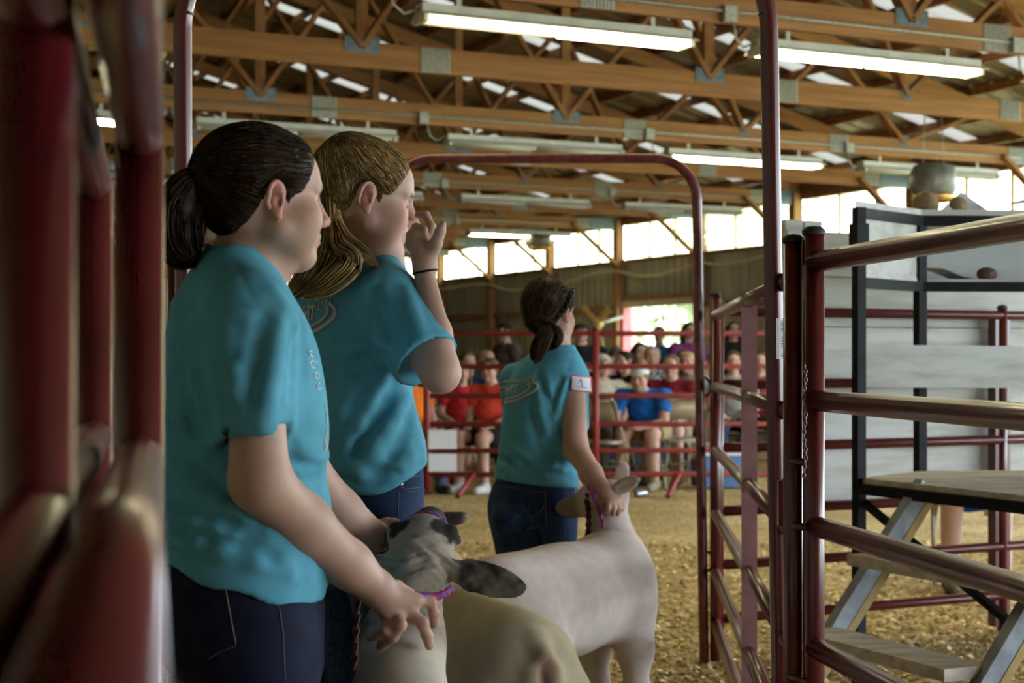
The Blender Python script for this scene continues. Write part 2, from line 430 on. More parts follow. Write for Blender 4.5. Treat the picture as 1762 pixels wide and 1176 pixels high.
# ------------------------------------------------------------------ things hanging under the roof and on the far wall
def wallpt(x, y, u):
    a = (x - 881) / FPX
    v = (CPH * u - a * SPH * u) / (SPH + a * CPH)
    w = bld(u, v)
    return P(x, y, w.y)
hp = [wallpt(x, y, U_WALL - 0.2) for x, y in ((690, 500), (764, 498), (800, 493), (839, 491), (862, 497), (886, 501), (930, 497), (979, 485), (1020, 473), (1057, 467), (1090, 473), (1122, 474), (1160, 465), (1200, 453), (1230, 456), (1258, 455), (1308, 444), (1380, 436), (1480, 430))]
def smooth_path(pts, n=6):
    pts = [Vector(p) for p in pts]; out = []
    for i in range(len(pts) - 1):
        p0, p1, p2, p3 = pts[max(i - 1, 0)], pts[i], pts[i + 1], pts[min(i + 2, len(pts) - 1)]
        for k in range(n):
            t = k / n
            out.append(0.5 * ((2 * p1) + (p2 - p0) * t + (2 * p0 - 5 * p1 + 4 * p2 - p3) * t * t + (3 * p1 - p0 - 3 * p2 + p3) * t ** 3))
    return out + [pts[-1]]
tag(MB().tube(smooth_path(hp), 0.022, 8).build('hose', M['hose']), 'pale hose looped in waves along the far metal wall', 'hose')

M['fan'] = mat('fan_enamel', (0.55, 0.55, 0.42), 0.5)
M['fan_tan'] = mat('tan_fan_blade', (0.50, 0.33, 0.10), 0.5)
def fan(loc, label, blade_m, rl, rod, angs, tilt=None):
    f = empty('fan', loc=loc, label=label, cat='fan')
    R = tilt or Matrix.Identity(3)
    MB().lathe([(0.001, 0.06), (0.06, 0.055), (0.09, 0.02), (0.09, -0.03), (0.05, -0.07), (0.001, -0.075)], 16, M=R).build('motor', blade_m, f)
    if rod: MB().tube([(0, 0, 0.05), (0, 0, rod)], 0.012, 8).build('rod', M['plate'], f)
    else: MB().tube([(0, 0, 0), R @ Vector((0, 0, 0.45))], 0.03, 8).build('bracket', M['plate'], f)
    for a in angs:
        mb = MB(); c, s = math.cos(a), math.sin(a); d = Vector((c, s, 0)); n = Vector((-s, c, 0.2)).normalized()
        pts = [d * 0.08 - n * 0.03, d * 0.08 + n * 0.03, d * rl + n * 0.07, d * rl - n * 0.06]
        up = d.cross(n) * 0.006
        vs = [R @ (p + up) for p in pts] + [R @ (p - up) for p in pts]
        mb.add(vs, [(0, 1, 2, 3), (7, 6, 5, 4), (0, 4, 5, 1), (1, 5, 6, 2), (2, 6, 7, 3), (3, 7, 4, 0)]).build('blade', blade_m, f)
    return f
fan(P(266, 88, 12.6), 'pale ceiling fan hanging beside the tall left gate post', M['fan'], 0.5, 0.9, (0.25, 1.9, 3.5, 5.0))
fan(wallpt(1030, 557, U_WALL - 0.55), 'tan bladed fan mounted on the far wall left of the doorway', M['fan_tan'], 0.5, 0, (0.1, 2.2, 4.2),
    Matrix.Rotation(PHI, 3, 'Z') @ Matrix.Rotation(math.pi / 2 - 0.25, 3, 'Y'))
M['heater'] = mat('dull_tin', (0.19, 0.19, 0.15), 0.5, metal=0.4, color2=(0.11, 0.11, 0.09), scale=8, bump=0.4)
M['copper'] = mat('rusty_copper', (0.45, 0.22, 0.06), 0.35, metal=0.6, var=0.3, scale=12)
def heater(loc, w, h, label, up):
    f = empty('hanging_heater', loc=loc, rz=0.4, label=label, cat='heater', group='tin heaters hung under the trusses')
    mb = MB(); prof = [(0.30, 0.5), (0.42, 0.46), (0.5, 0.1), (0.47, -0.25), (0.40, -0.42)]
    ring = []
    for r, z in prof:
        for k in range(16):
            a = 2 * math.pi * k / 16; q = r * (1 + 0.07 * math.sin(3 * a + z * 5))
            ring.append((q * w * math.cos(a), q * w * 0.8 * math.sin(a), z * h))
    mb.add(ring, [(i * 16 + k, i * 16 + (k + 1) % 16, (i + 1) * 16 + (k + 1) % 16, (i + 1) * 16 + k) for i in range(len(prof) - 1) for k in range(16)], True)
    mb.f.append(tuple(range(16))[::-1]); mb.sm.append(False)
    mb.build('hood', M['heater'], f)
    MB().lathe([(0.4 * w, -0.42 * h), (0.42 * w, -0.5 * h), (0.3 * w, -0.62 * h), (0.001, -0.55 * h)], 16).build('burner', M['copper'], f)
    for s in (-1, 1): MB().tube([(s * 0.25 * w, 0, 0.45 * h), (s * 0.2 * w, 0, up)], 0.006, 6).build('chain', M['plate'], f)
heater(P(1606, 312, 15.3), 0.48, 0.32, 'dented grey tin heater hanging above the announcer stand', 0.6)
heater(P(927, 416, 26.0), 0.46, 0.22, 'small grey tin heater hanging before the far windows', 0.5)

# trees outside, seen through the doorway and a window
M['leaf'] = mat('leaf', (0.22, 0.28, 0.13), 0.8, color2=(0.34, 0.38, 0.20), scale=5)
M['bark'] = mat('bark', (0.12, 0.09, 0.06), 0.9, var=0.3)
def tree(loc, h, rad, label, n=900, zf=0.62):
    t = empty('tree', loc=loc, label=label, cat='tree', group='trees outside the barn')
    MB().tube([(0, 0, 0), (0.05, 0, h * 0.3), (-0.03, 0.04, h * 0.8)], [0.16, 0.12, 0.04], 8).build('trunk', M['bark'], t)
    mb = MB()
    for i in range(n):
        a, b, r = random.uniform(0, 6.283), random.uniform(-1, 1), rad * random.uniform(0.45, 1.0)
        q = math.sqrt(1 - b * b); c = Vector((r * q * math.cos(a), r * q * math.sin(a), h * zf + r * b * 1.15))
        s = random.uniform(0.10, 0.2) * rad / 1.6
        d1 = Vector((random.gauss(0, 1), random.gauss(0, 1), random.gauss(0, 1))).normalized(); d2 = d1.orthogonal().normalized()
        mb.add([c - d1 * s, c + d2 * s * 0.6, c + d1 * s, c - d2 * s * 0.6], [(0, 1, 2, 3)])
    cr = mb.build('crown', M['leaf'], t); cr['kind'] = 'stuff'
tp = P(1268, 400, 27.5); tree((tp.x, tp.y, -0.05), 4.6, 1.35, 'leafy tree pressed against the far windows', 1100, 0.68)
for x, d, h, r, lb in ((1040, 60, 5.5, 1.95, 'pale bushy tree beyond the left of the doorway'), (1140, 80, 6.5, 3.0, 'tall pale tree beyond the middle of the doorway'), (1230, 60, 5.5, 1.9, 'pale bushy tree beyond the right of the doorway')):
    q = P(x, 600, d); tree((q.x, q.y, -0.05), h, r, lb, 800, 0.5)
# ------------------------------------------------------------------ pipe panels, arches, gates
PIPE = 0.021
def panel(name, label, A, B, hs, posts=(0.0, 1.0), straps=(), top=None, mt=None, r=PIPE, cat='fence', post_bottom=0.02, group=None, postr=None):
    mt = mt or M['red']; A = Vector((*A, 0)); B = Vector((*B, 0)); postr = postr or r * 1.06
    t = empty(name, loc=A, label=label, cat=cat, group=group)
    D = B - A; dn = D.normalized(); sd = Vector((-dn.y, dn.x, 0))
    for h in hs:
        MB().tube([(0, 0, h), D * 0.5 + Vector((0, 0, h)), D + Vector((0, 0, h))], r, 14).build('rail', mt, t)
    top = top or hs[0] + 0.03
    for k in posts:
        c = D * k
        o = MB().tube([c + Vector((0, 0, post_bottom)), c + Vector((0, 0, top))], postr, 14).build('post', mt, t)
        MB().lathe([(postr * 1.08, 0), (postr * 1.1, 0.008), (postr * 0.7, 0.016), (0.001, 0.018)], 14, c=c + Vector((0, 0, top))).build('post_cap', M['dark_rubber'], o)
    for k in straps:
        c = D * k
        MB().box(c + Vector((0, 0, (hs[0] + hs[-1]) / 2)) - sd * 0.0, (0.008, 0.046, hs[0] - hs[-1] + 0.04), Matrix.Rotation(math.atan2(dn.y, dn.x), 3, 'Z')).build('strap', M['strap'], t)
    return t
HZ = [1.42, 1.132, 0.874, 0.618, 0.379, 0.173]
HG = [1.455, 1.157, 0.888, 0.626, 0.38, 0.17]

def arch(label, path, r, m='red'):
    t = empty('arch_gate_frame', loc=(path[0].x, path[0].y, 0), label=label, cat='gate frame')
    o = Vector((path[0].x, path[0].y, 0))
    MB().tube([p - o for p in path], r, 16).build('hoop', M[m], t)
    return t, o
def hoop_path(xl, xr, d, zt, rad, lean_l, lean_r, n=14):
    a = []
    for z in np.linspace(0.0, zt - rad, 6): a.append(Vector((xl + lean_l * (zt - rad - z), d, z)))
    a += arc((xl + rad, d, zt - rad), (-1, 0, 0), (0, 0, 1), rad, 0.05, math.pi / 2, n)
    a += arc((xr - rad, d, zt - rad), (1, 0, 0), (0, 0, 1), rad, math.pi / 2, 0.05, n)
    for z in np.linspace(zt - rad, 0.0, 6): a.append(Vector((xr + lean_r * (zt - rad - z), d, z)))
    return a
D1, D2 = 3.67, 6.62
X1L, X1R = (314 - 881) / FPX * D1, (1323 - 881) / FPX * D1
a1, o1 = arch('tall near maroon pipe arch around the three girls', hoop_path(X1L, X1R, D1, 2.24, 0.25, 0.006, 0.018), PIPE)
# crimps on the inside of the bends
for cx, s in ((X1L + 0.25, -1), (X1R - 0.25, 1)):
    for k in range(7):
        a = 0.15 + k * 0.17
        c = Vector((cx + s * 0.252 * math.cos(a), D1, 1.99 + 0.252 * math.sin(a))) - o1
        rad = Vector((s * math.cos(a), 0, math.sin(a)))
        MB().tube(arc(c, -rad, Vector((0, 1, 0)), PIPE * 1.06, -0.9, 0.9, 7), 0.0035, 6).build('crimp', M['red'], a1)
for z in (1.03, 0.75):
    MB().tube(arc(Vector((X1R + 0.018 * (1.99 - z), D1, z)) - o1, (1, 0, 0), (0, 0, 1), 0.035, -1.4, 1.4, 8), 0.006, 6).build('latch_loop', M['red'], a1)
# barcode sticker on the right upright
st = MB()
for i in range(8):
    a0, a1_ = -0.75 + i * 0.17 - 0.35 + 0.5, -0.75 + (i + 1) * 0.17 - 0.35 + 0.5
    zc0, zc1 = P(1341, 618, D1).z, P(1341, 548, D1).z
    xx = X1R + 0.018 * (1.99 - (zc0 + zc1) / 2)
    q = [(xx + math.sin(a) * PIPE * 1.03, D1 - math.cos(a) * PIPE * 1.03, z) for a, z in ((a0 + 0.6, zc0), (a1_ + 0.6, zc0), (a1_ + 0.6, zc1), (a0 + 0.6, zc1))]
    st.add([Vector(p) - o1 for p in q], [(0, 1, 2, 3)], True)
sk = st.build('sticker', M['paper'], a1); tag(sk, 'white paper sticker on the pipe')
bars = MB()
for i in range(22):
    z = P(0, 553 + i * 2.9, D1).z; w = random.choice((0.35, 0.6, 0.9))
    q = []
    for k in range(5):
        a = 0.55 + k * 0.1
        q.append((a, z))
    vs = []
    for a, zz in q:
        for dz in (0, -0.0012 - 0.0012 * w): vs.append(Vector((xx + math.sin(a) * PIPE * 1.06, D1 - math.cos(a) * PIPE * 1.06, zz + dz)) - o1)
    bars.add(vs, [(2 * k, 2 * k + 2, 2 * k + 3, 2 * k + 1) for k in range(4)])
bars.build('sticker_print', M['dark_rubber'], sk)

X2L, X2R = (672 - 881) / FPX * D2, (1199 - 881) / FPX * D2
hp2 = hoop_path(X2L, X2R, D2, 2.06, 0.17, 0.0, 0.016)
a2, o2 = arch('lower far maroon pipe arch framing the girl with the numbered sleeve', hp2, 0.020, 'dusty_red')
for z in (1.13, 0.42):
    MB().tube(arc(Vector((X2R + 0.016 * (1.89 - z), D2, z)) - o2, (1, 0, 0), (0, 0, 1), 0.045, -1.4, 1.4, 8), 0.006, 6).build('latch_loop', M['red'], a2)

# right side of the chute
panel('pen_fence', 'maroon pipe panel running back between the two arches on the right', (0.61, 3.53), (0.825, 6.60), HZ, posts=(0.0, 1.0), straps=(0.41,), top=1.50)
# swung gate coming toward the camera on the right
gA, gB = Vector((0.649, 3.50)), Vector((1.03, 1.10))
g = panel('pipe_gate', 'large maroon pipe gate coming toward the camera at right', gA, gB, HG, posts=(0.0, 1.0), top=1.515, r=0.0225, cat='gate', postr=0.0235)
dn = (gB - gA).normalized()
for z in (0.88, 1.02, 0.55):
    MB().tube([(-0.045, 0.06, z), (-0.05, 0.02, z + 0.01), (-0.02, -0.01, z + 0.005), (0.0, 0, z)], 0.008, 8).build('hinge_pin', M['red'], g)
# latch chain between the arch upright and the gate post
ch = empty('latch_chain', loc=(0.645, 3.46, 0), label='small steel chain hanging on the gate post by the latch', cat='chain')
for i in range(26):
    z = 1.23 - i * 0.0092
    MB().tube([Vector((-0.0245 + 0.002 * math.sin(i * 0.7), -0.012, z)) + Vector((0.0032 * math.cos(t) * (i % 2), 0.0032 * math.cos(t) * ((i + 1) % 2), 0.0064 * math.sin(t))) for t in np.linspace(0, 6.283, 9)[:-1]], 0.0012, 5, closed=True).build('link', M['strap'], ch)
lt = empty('gate_latch', loc=(0.625, 3.58, 0.98), label='maroon slide latch joining near arch and pipe gate', cat='latch')
MB().beam((-0.03, 0, 0), (-0.03, 0, -0.10), 0.02, 0.022).build('latch_plate', M['red'], lt)
MB().tube([(-0.03, 0, -0.01), (-0.01, -0.02, 0.03), (0.02, -0.05, 0.035)], 0.007, 8).build('latch_rod', M['red'], lt)
MB().tube([(0.0, -0.05, -0.02), (0.0, -0.05, -0.11)], 0.008, 8).build('latch_pin', M['strap'], lt)

# near left pair of panels, close to the lens
panel('pen_fence', 'blurred maroon pipe panel at far left, its post beside the brown haired girl', (-0.346, 1.512), (-0.092, 0.33), HG, posts=(0.0,), top=1.475, r=0.0215)
panel('pen_fence', 'very blurred maroon pipe panel behind the leftmost panel, at the picture edge', (-0.512, 2.0), (-0.121, 0.25), HG, posts=(0.0, 0.05, 0.61), top=1.47, r=0.0215)
panel('pen_fence', 'maroon pipe panel low behind the brown haired girl at left', (X1L - 0.02, D1 + 0.05), (X1L - 0.5, D2), HZ, posts=(0.0, 0.06, 1.0), straps=(0.5,), top=1.48)

# show ring fence
DF = 14.74
HF = [1.469, 1.169, 0.903, 0.645, 0.406, 0.19]
fx0, fx1 = (735 - 881) / FPX * DF, (1560 - 881) / FPX * DF
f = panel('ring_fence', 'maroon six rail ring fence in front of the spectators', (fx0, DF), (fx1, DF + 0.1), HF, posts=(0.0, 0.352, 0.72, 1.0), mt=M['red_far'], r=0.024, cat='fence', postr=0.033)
for k, s in ((0.07, 1), (0.5, -1)):
    c = Vector((fx1 - fx0, 0.1, 0)) * k
    MB().tube([c + Vector((0.12, 0, 0.19)), c + Vector((-0.02, -0.35, 0.02))], 0.024, 10).build('foot', M['red_far'], f)
for z0, z1, lb in ((740, 773, 'upper'), (781, 812, 'lower')):
    a, b = P(737, z1, DF - 0.04), P(786, z0, DF - 0.04)
    s = MB().box((a + b) / 2, (b.x - a.x, 0.004, b.z - a.z)).build('notice_sheet', M['paper'])
    tag(s, '%s of two blank white sheets tied to the ring fence' % lb, 'paper', 'white sheets on the ring fence')

u_dir = Vector((CPH, SPH, 0)); n_dir = Vector((-SPH, CPH, 0))
RA = Vector((0.845, 6.66, 0))
rb = RA + u_dir * 3.4
fr = panel('ring_fence', 'maroon ring fence carrying white boards behind the announcer stand', (RA.x, RA.y), (rb.x, rb.y), [1.44, 1.14, 0.88, 0.62, 0.40, 0.18], posts=(0.0, 0.445, 1.0), cat='fence', top=1.47)
MB().box(u_dir * (0.445 * 3.4) + Vector((0, 0, 0.75)) + n_dir * 0.02, (0.085, 0.05, 1.42), Matrix.Rotation(PHI, 3, 'Z')).build('upright', M['red'], fr)
# white boards fixed behind that fence
wb = empty('board_wall', loc=RA + n_dir * 0.09, rz=PHI, label='wall of white painted planks fixed behind the ring fence', cat='board wall')
zs = [(1.60, 1.79), (1.385, 1.595), (1.13, 1.38), (0.875, 1.125), (0.62, 0.87)]
for i, (z0, z1) in enumerate(zs):
    MB().box((0.40 + 1.75 - 0.02 * i, 0.012 * (i % 2), (z0 + z1) / 2), (3.5, 0.03, z1 - z0)).build('plank', M['white_board'], wb)
for x in (0.46, 0.56, 1.6, 2.9): MB().box((x, 0.05, 1.18), (0.09, 0.05, 1.32)).build('batten', M['white_board'], wb)

# ------------------------------------------------------------------ announcer stand
S0 = P(1478, 829, 5.957); S0 = Vector((S0.x, S0.y, 0))
e2 = Vector((0.905, 0.425, 0)); e1 = Vector((0.425, -0.905, 0))
DZ = 0.80
TW = 0.037
st = empty('announcer_stand', loc=S0, label='black steel announcer stand with plywood deck and white panels', cat='stand')
rot = Matrix.Rotation(math.atan2(e2.y, e2.x), 3, 'Z')
def lb(a, b, z): return e2 * a + e1 * b + Vector((0, 0, z))
def sq(p, q, name='tube', m='black', w=TW): return MB().beam(p, q, w, w, up=(0, 0, 1) if abs((q - p).normalized().z) < 0.9 else e2).build(name, M[m], st)
W2 = 1.9
TOPZ, SHZ = 1.80, 1.545
Q0, Q1, Q2 = Vector((0, 0, 0)), Vector((0.315, 0.363, 0)), Vector((1.62, 0.43, 0))   # desk posts seen from the floor
dv = Vector((0.21, 0.978, 0)) * 0.34                                             # desk depth, away from the pens
up = lambda z: Vector((0, 0, z))
def prism(pts, z, h, name, m):
    n = len(pts); vs = [p + up(z - h / 2) for p in pts] + [p + up(z + h / 2) for p in pts]
    return MB().add(vs, [tuple(range(n))[::-1], tuple(range(n, 2 * n))] + [(i, (i + 1) % n, n + (i + 1) % n, n + i) for i in range(n)]).build(name, M[m], st)
sq(Q0, Q0 + up(TOPZ), 'post'); sq(Q1 + up(DZ - 0.05), Q1 + up(TOPZ), 'post'); sq(Q2, Q2 + up(TOPZ), 'post'); sq(Q2 + dv, Q2 + dv + up(TOPZ - 0.03), 'post')
sq(Q0 + up(1.64), Q0 + up(1.74), 'bracket', w=0.052)
for z in (TOPZ - 0.02, SHZ - 0.02):
    for a_, b_ in ((Q0, Q1), (Q1, Q2), (Q2, Q2 + dv)): sq(a_ + up(z), b_ + up(z), 'rail')
poly = [Q0 - Vector((0.02, 0.02, 0)), Q1 + Vector((0.0, -0.025, 0)), Q2 + Vector((0.02, -0.02, 0)), Q2 + dv, Q1 + dv, Q0 + dv * 0.5 + Vector((0.06, 0, 0))]
prism(poly, TOPZ + 0.012, 0.022, 'desk_top', 'white_board')
prism([Q0 + Vector((0.02, 0, 0)), Q1, Q2, Q2 + dv, Q1 + dv, Q0 + dv * 0.5 + Vector((0.06, 0, 0))], SHZ + 0.004, 0.012, 'shelf', 'white_board')
sd_ = (Q1 - Q0).normalized()
MB().beam(Q0 + sd_ * 0.02 + up((SHZ + TOPZ) / 2) + dv * 0.05, Q1 - sd_ * 0.02 + up((SHZ + TOPZ) / 2) + dv * 0.05, 0.012, TOPZ - SHZ - 0.02).build('side_panel', M['white_board'], st)
MB().beam(Q1 + dv + up((SHZ + TOPZ) / 2), Q2 + dv + up((SHZ + TOPZ) / 2), 0.012, TOPZ - SHZ - 0.02).build('back_panel', M['white_board'], st)
MB().beam(Q0 + Vector((0.03, 0.06, 1.218)), Q0 + Vector((1.75, 0.50, 1.205)), 0.022, 0.158).build('back_board', M['white_board'], st)
# deck
DL = 1.5
prism([Q0, e1 * DL, e1 * DL + e2 * W2, Q2, Q1], DZ, 0.02, 'deck', 'ply')
sq(lb(0, 0, DZ - 0.03), lb(0, DL, DZ - 0.03), 'deck_edge'); sq(lb(0, 0, DZ - 0.03), lb(W2, 0, DZ - 0.03), 'deck_edge')
sq(lb(W2, 0, DZ - 0.03), lb(W2, DL, DZ - 0.03), 'deck_edge'); sq(lb(0, DL, DZ - 0.03), lb(W2, DL, DZ - 0.03), 'deck_edge')
sq(lb(0, DL, 0), lb(0, DL, DZ), 'leg'); sq(lb(W2, DL, 0), lb(W2, DL, DZ), 'leg'); sq(lb(W2, 0, 0), lb(W2, 0, DZ), 'leg')
sq(lb(0.0, 0.03, DZ - 0.08), lb(0.0, 1.2, 0.22), 'brace', w=0.024)
sq(lb(0, 0.0, 0.5), lb(0, DL, 0.5), 'lower_rail', w=0.03)
# steps up the near side
sp = empty('step_stair', loc=S0, label='low open stair of worn planks up to the announcer deck', cat='stair')
b0, b1 = 0.30, 1.08
for i, (z, a) in enumerate(((0.315, -0.42), (0.56, -0.20))):
    MB().box(e2 * (a + 0.0) + e1 * ((b0 + b1) / 2) + Vector((0, 0, z)), (0.17, b1 - b0 - 0.02, 0.038), rot).build('tread', M['ply'], sp)
for bb in (b0, b1):
    p, q = e2 * 0.06 + e1 * bb + Vector((0, 0, DZ)), e2 * (-0.58) + e1 * bb + Vector((0, 0, 0.0))
    o = MB().beam(p, q, 0.045, 0.075, up=(0, 0, 1)).build('stringer', M['grey_steel'], sp)
    off = e2 * 0.045
    MB().beam(p + off, q + off, 0.05, 0.03, up=(0, 0, 1)).build('stringer_lip', M['yellow_steel'], sp)

# rocks and papers on the stand
def rock(loc, sx, sy, sz, label, m, seed):
    r = random.Random(seed); mb = MB(); n, k = 12, 9; vs = []
    bumpv = [Vector((r.gauss(0, 1), r.gauss(0, 1), r.gauss(0, 1))).normalized() for _ in range(7)]
    amp = [r.uniform(-0.22, 0.2) for _ in range(7)]
    for i in range(k + 1):
        th = math.pi * i / k
        for j in range(n):
            ph = 2 * math.pi * j / n
            d = Vector((math.sin(th) * math.cos(ph), math.sin(th) * math.sin(ph), math.cos(th)))
            q = 1 + sum(a * max(0, d.dot(b)) ** 3 for a, b in zip(amp, bumpv))
            vs.append((d.x * sx * q, d.y * sy * q, max(-0.75, d.z * q) * sz))
    mb.add(vs, [(i * n + j, (i + 1) * n + j, (i + 1) * n + (j + 1) % n, i * n + (j + 1) % n) for i in range(k) for j in range(n)], True)
    o = mb.build('rock', m, loc=loc); tag(o, label, 'rock', 'rocks used as paperweights'); return o
def on(x, d, z): return Vector(((x - 881) / FPX * d, d, z))
TT = TOPZ + 0.024
rock(on(1593, 6.46, TT + 0.036), 0.052, 0.05, 0.052, 'larger angular tan rock on top of the announcer desk', M['rock'], 3)
rock(on(1648, 6.45, TT + 0.027), 0.038, 0.036, 0.036, 'smaller round tan rock on top of the announcer desk', M['rock'], 5)
rock(on(1698, 6.43, SHZ + 0.033), 0.042, 0.034, 0.030, 'dark brown rock on the shelf of the announcer stand', M['brown_rock'], 9)
def sheet(path2, w, loc, name, label, wdir):
    """curled sheet: path2 = (along e2, up) profile extruded along wdir"""
    mb = MB(); n = len(path2); vs = []
    for a, z in path2:
        for s in (0, 1): vs.append(Vector((a, 0, 0)) + wdir * (s * w) + Vector((0, 0, z)))
    vs += [v + Vector((0, 0, 0.0012)) for v in vs]
    fs = [(2 * i, 2 * i + 2, 2 * i + 3, 2 * i + 1) for i in range(n - 1)] + [(2 * n + 2 * i, 2 * n + 2 * i + 1, 2 * n + 2 * i + 3, 2 * n + 2 * i + 2) for i in range(n - 1)]
    mb.add(vs, fs, True)
    return tag(mb.build(name, M['paper'], loc=loc), label, 'paper', 'papers on the announcer stand')
ex_, ey_ = Vector((1, 0, 0)), Vector((0, 1, 0))
sheet([(0, 0.0), (0.15, 0.001), (0.24, 0.0)], 0.20, on(1590, 6.36, TT + 0.001), 'paper_sheet', 'flat white paper under the rocks on the announcer desk', ey_)
pk = MB(); c0_ = on(1656, 6.56, TT + 0.002)
for k in (0, 1):
    o_ = ey_ * (0.004 * k)
    pk.add([Vector((-0.11, -0.02, 0)) + o_, Vector((0.0, 0.02, 0.095)) + o_, Vector((0.125, -0.01, 0.0)) + o_], [(0, 1, 2) if k else (2, 1, 0)])
tag(pk.build('paper_sheet', M['paper'], loc=c0_), 'white paper propped up like a tent behind the rocks', 'paper', 'papers on the announcer stand')
sheet([(0, 0.03), (0.05, 0.05), (0.12, 0.055), (0.25, 0.06)], 0.2, on(1735, 6.45, TT + 0.0), 'paper_sheet', 'curled pale paper at the right end of the announcer desk', ey_)
sheet([(0, 0.045), (0.06, 0.044), (0.10, 0.03), (0.14, 0.012), (0.19, 0.001), (0.28, 0.0)], 0.2, on(1594, 6.40, SHZ + 0.012), 'paper_sheet', 'white paper with a curled edge on the stand shelf', ey_)
# ------------------------------------------------------------------ sculpting: signed distance fields meshed by surface nets
def axis(lo, hi, step, fine=()):
    out = [lo]
    while out[-1] < hi:
        s = step
        for a, b, f in fine:
            if a - 0.012 <= out[-1] <= b: s = min(s, f)
        out.append(out[-1] + s)
    return np.array(out, dtype=np.float32)
A3 = lambda p: np.array((p[0], p[1], p[2]), dtype=np.float32)
class Field:
    def __init__(s, xs, ys, zs):
        s.ax = (xs, ys, zs)
        s.F = np.full((len(xs), len(ys), len(zs)), 0.3, np.float32)
    def block(s, lo, hi, pad):
        sl = []
        for a, l, h in zip(s.ax, lo, hi):
            i, j = np.searchsorted(a, l - pad), np.searchsorted(a, h + pad)
            if j - i < 1: return None
            sl.append(slice(int(i), int(j)))
        return tuple(sl)
    def pts(s, sl):
        return (s.ax[0][sl[0]][:, None, None], s.ax[1][sl[1]][None, :, None], s.ax[2][sl[2]][None, None, :])
    def comb(s, sl, d, k, sub):
        f = s.F[sl]
        if sub:
            h = np.clip(0.5 - 0.5 * (f + d) / k, 0, 1)
            s.F[sl] = f * (1 - h) - d * h + k * h * (1 - h)
        else:
            h = np.clip(0.5 + 0.5 * (d - f) / k, 0, 1)
            s.F[sl] = d * (1 - h) + f * h - k * h * (1 - h)
    def cone(s, a, b, r1, r2, k=0.012, sub=False):
        a, b = A3(a), A3(b); R = max(r1, r2)
        sl = s.block(np.minimum(a, b) - R, np.maximum(a, b) + R, k * 1.5 + 0.03)
        if sl is None: return s
        X, Y, Z = s.pts(sl); d = b - a; L2 = float(d @ d) + 1e-12
        t = np.clip(((X - a[0]) * d[0] + (Y - a[1]) * d[1] + (Z - a[2]) * d[2]) / L2, 0, 1)
        D = np.sqrt((X - a[0] - t * d[0]) ** 2 + (Y - a[1] - t * d[1]) ** 2 + (Z - a[2] - t * d[2]) ** 2) - (r1 + (r2 - r1) * t)
        s.comb(sl, D, k, sub); return s
    def chain(s, pts, rs, k=0.012):
        for i in range(len(pts) - 1): s.cone(pts[i], pts[i + 1], rs[i], rs[i + 1], k)
        return s
    def ell(s, c, r, R=None, k=0.012, sub=False):
        c = A3(c); r = A3(r); m = float(r.max())
        sl = s.block(c - m, c + m, k * 1.5 + 0.03)
        if sl is None: return s
        X, Y, Z = s.pts(sl); X, Y, Z = X - c[0], Y - c[1], Z - c[2]
        if R is not None:
            R = np.array(R, dtype=np.float32)
            X, Y, Z = (R[0, 0] * X + R[1, 0] * Y + R[2, 0] * Z, R[0, 1] * X + R[1, 1] * Y + R[2, 1] * Z, R[0, 2] * X + R[1, 2] * Y + R[2, 2] * Z)
        q0 = np.sqrt((X / r[0]) ** 2 + (Y / r[1]) ** 2 + (Z / r[2]) ** 2)
        q1 = np.sqrt((X / r[0] ** 2) ** 2 + (Y / r[1] ** 2) ** 2 + (Z / r[2] ** 2) ** 2) + 1e-9
        s.comb(sl, q0 * (q0 - 1) / q1, k, sub); return s
    def loft(s, rows, yaw, k=0.02, grow=0.0, caps=True, sub=False):
        """rows: (z, cx, cy, half depth, half width), cross sections turned by yaw"""
        rows = sorted(rows); z = np.array([r[0] for r in rows]); zz = np.linspace(z[0], z[-1], 80)
        P_ = []
        for j in range(1, 5):
            v = np.interp(zz, z, [r[j] for r in rows])
            w = np.convolve(np.pad(v, 4, mode='edge'), np.ones(9) / 9, mode='valid')
            P_.append(w)
        m = float(max(P_[2].max(), P_[3].max())) + abs(grow)
        cx, cy = P_[0], P_[1]
        sl = s.block((cx.min() - m, cy.min() - m, z[0] - 0.02), (cx.max() + m, cy.max() + m, z[-1] + 0.02), k * 1.5 + 0.03)
        if sl is None: return s
        X, Y, Z = s.pts(sl); Z1 = Z[0, 0, :]
        cx, cy, a, b = (np.interp(Z1, zz, p).astype(np.float32)[None, None, :] for p in P_)
        c, n = math.cos(yaw), math.sin(yaw)
        dx, dy = X - cx, Y - cy
        lx, ly = (dx * c + dy * n) / (a + grow), (-dx * n + dy * c) / (b + grow)
        q = np.sqrt(lx * lx + ly * ly) + 1e-6
        g = np.sqrt((lx / (a + grow)) ** 2 + (ly / (b + grow)) ** 2) + 1e-6
        D = q * (q - 1) / g
        if caps:
            e = np.maximum(z[0] - Z, Z - z[-1])
            D = np.where(e > 0, np.sqrt(np.maximum(D, 0) ** 2 + e ** 2), D)
            D = np.maximum(D, np.broadcast_to(e, D.shape))
        s.comb(sl, D.astype(np.float32), k, sub); return s
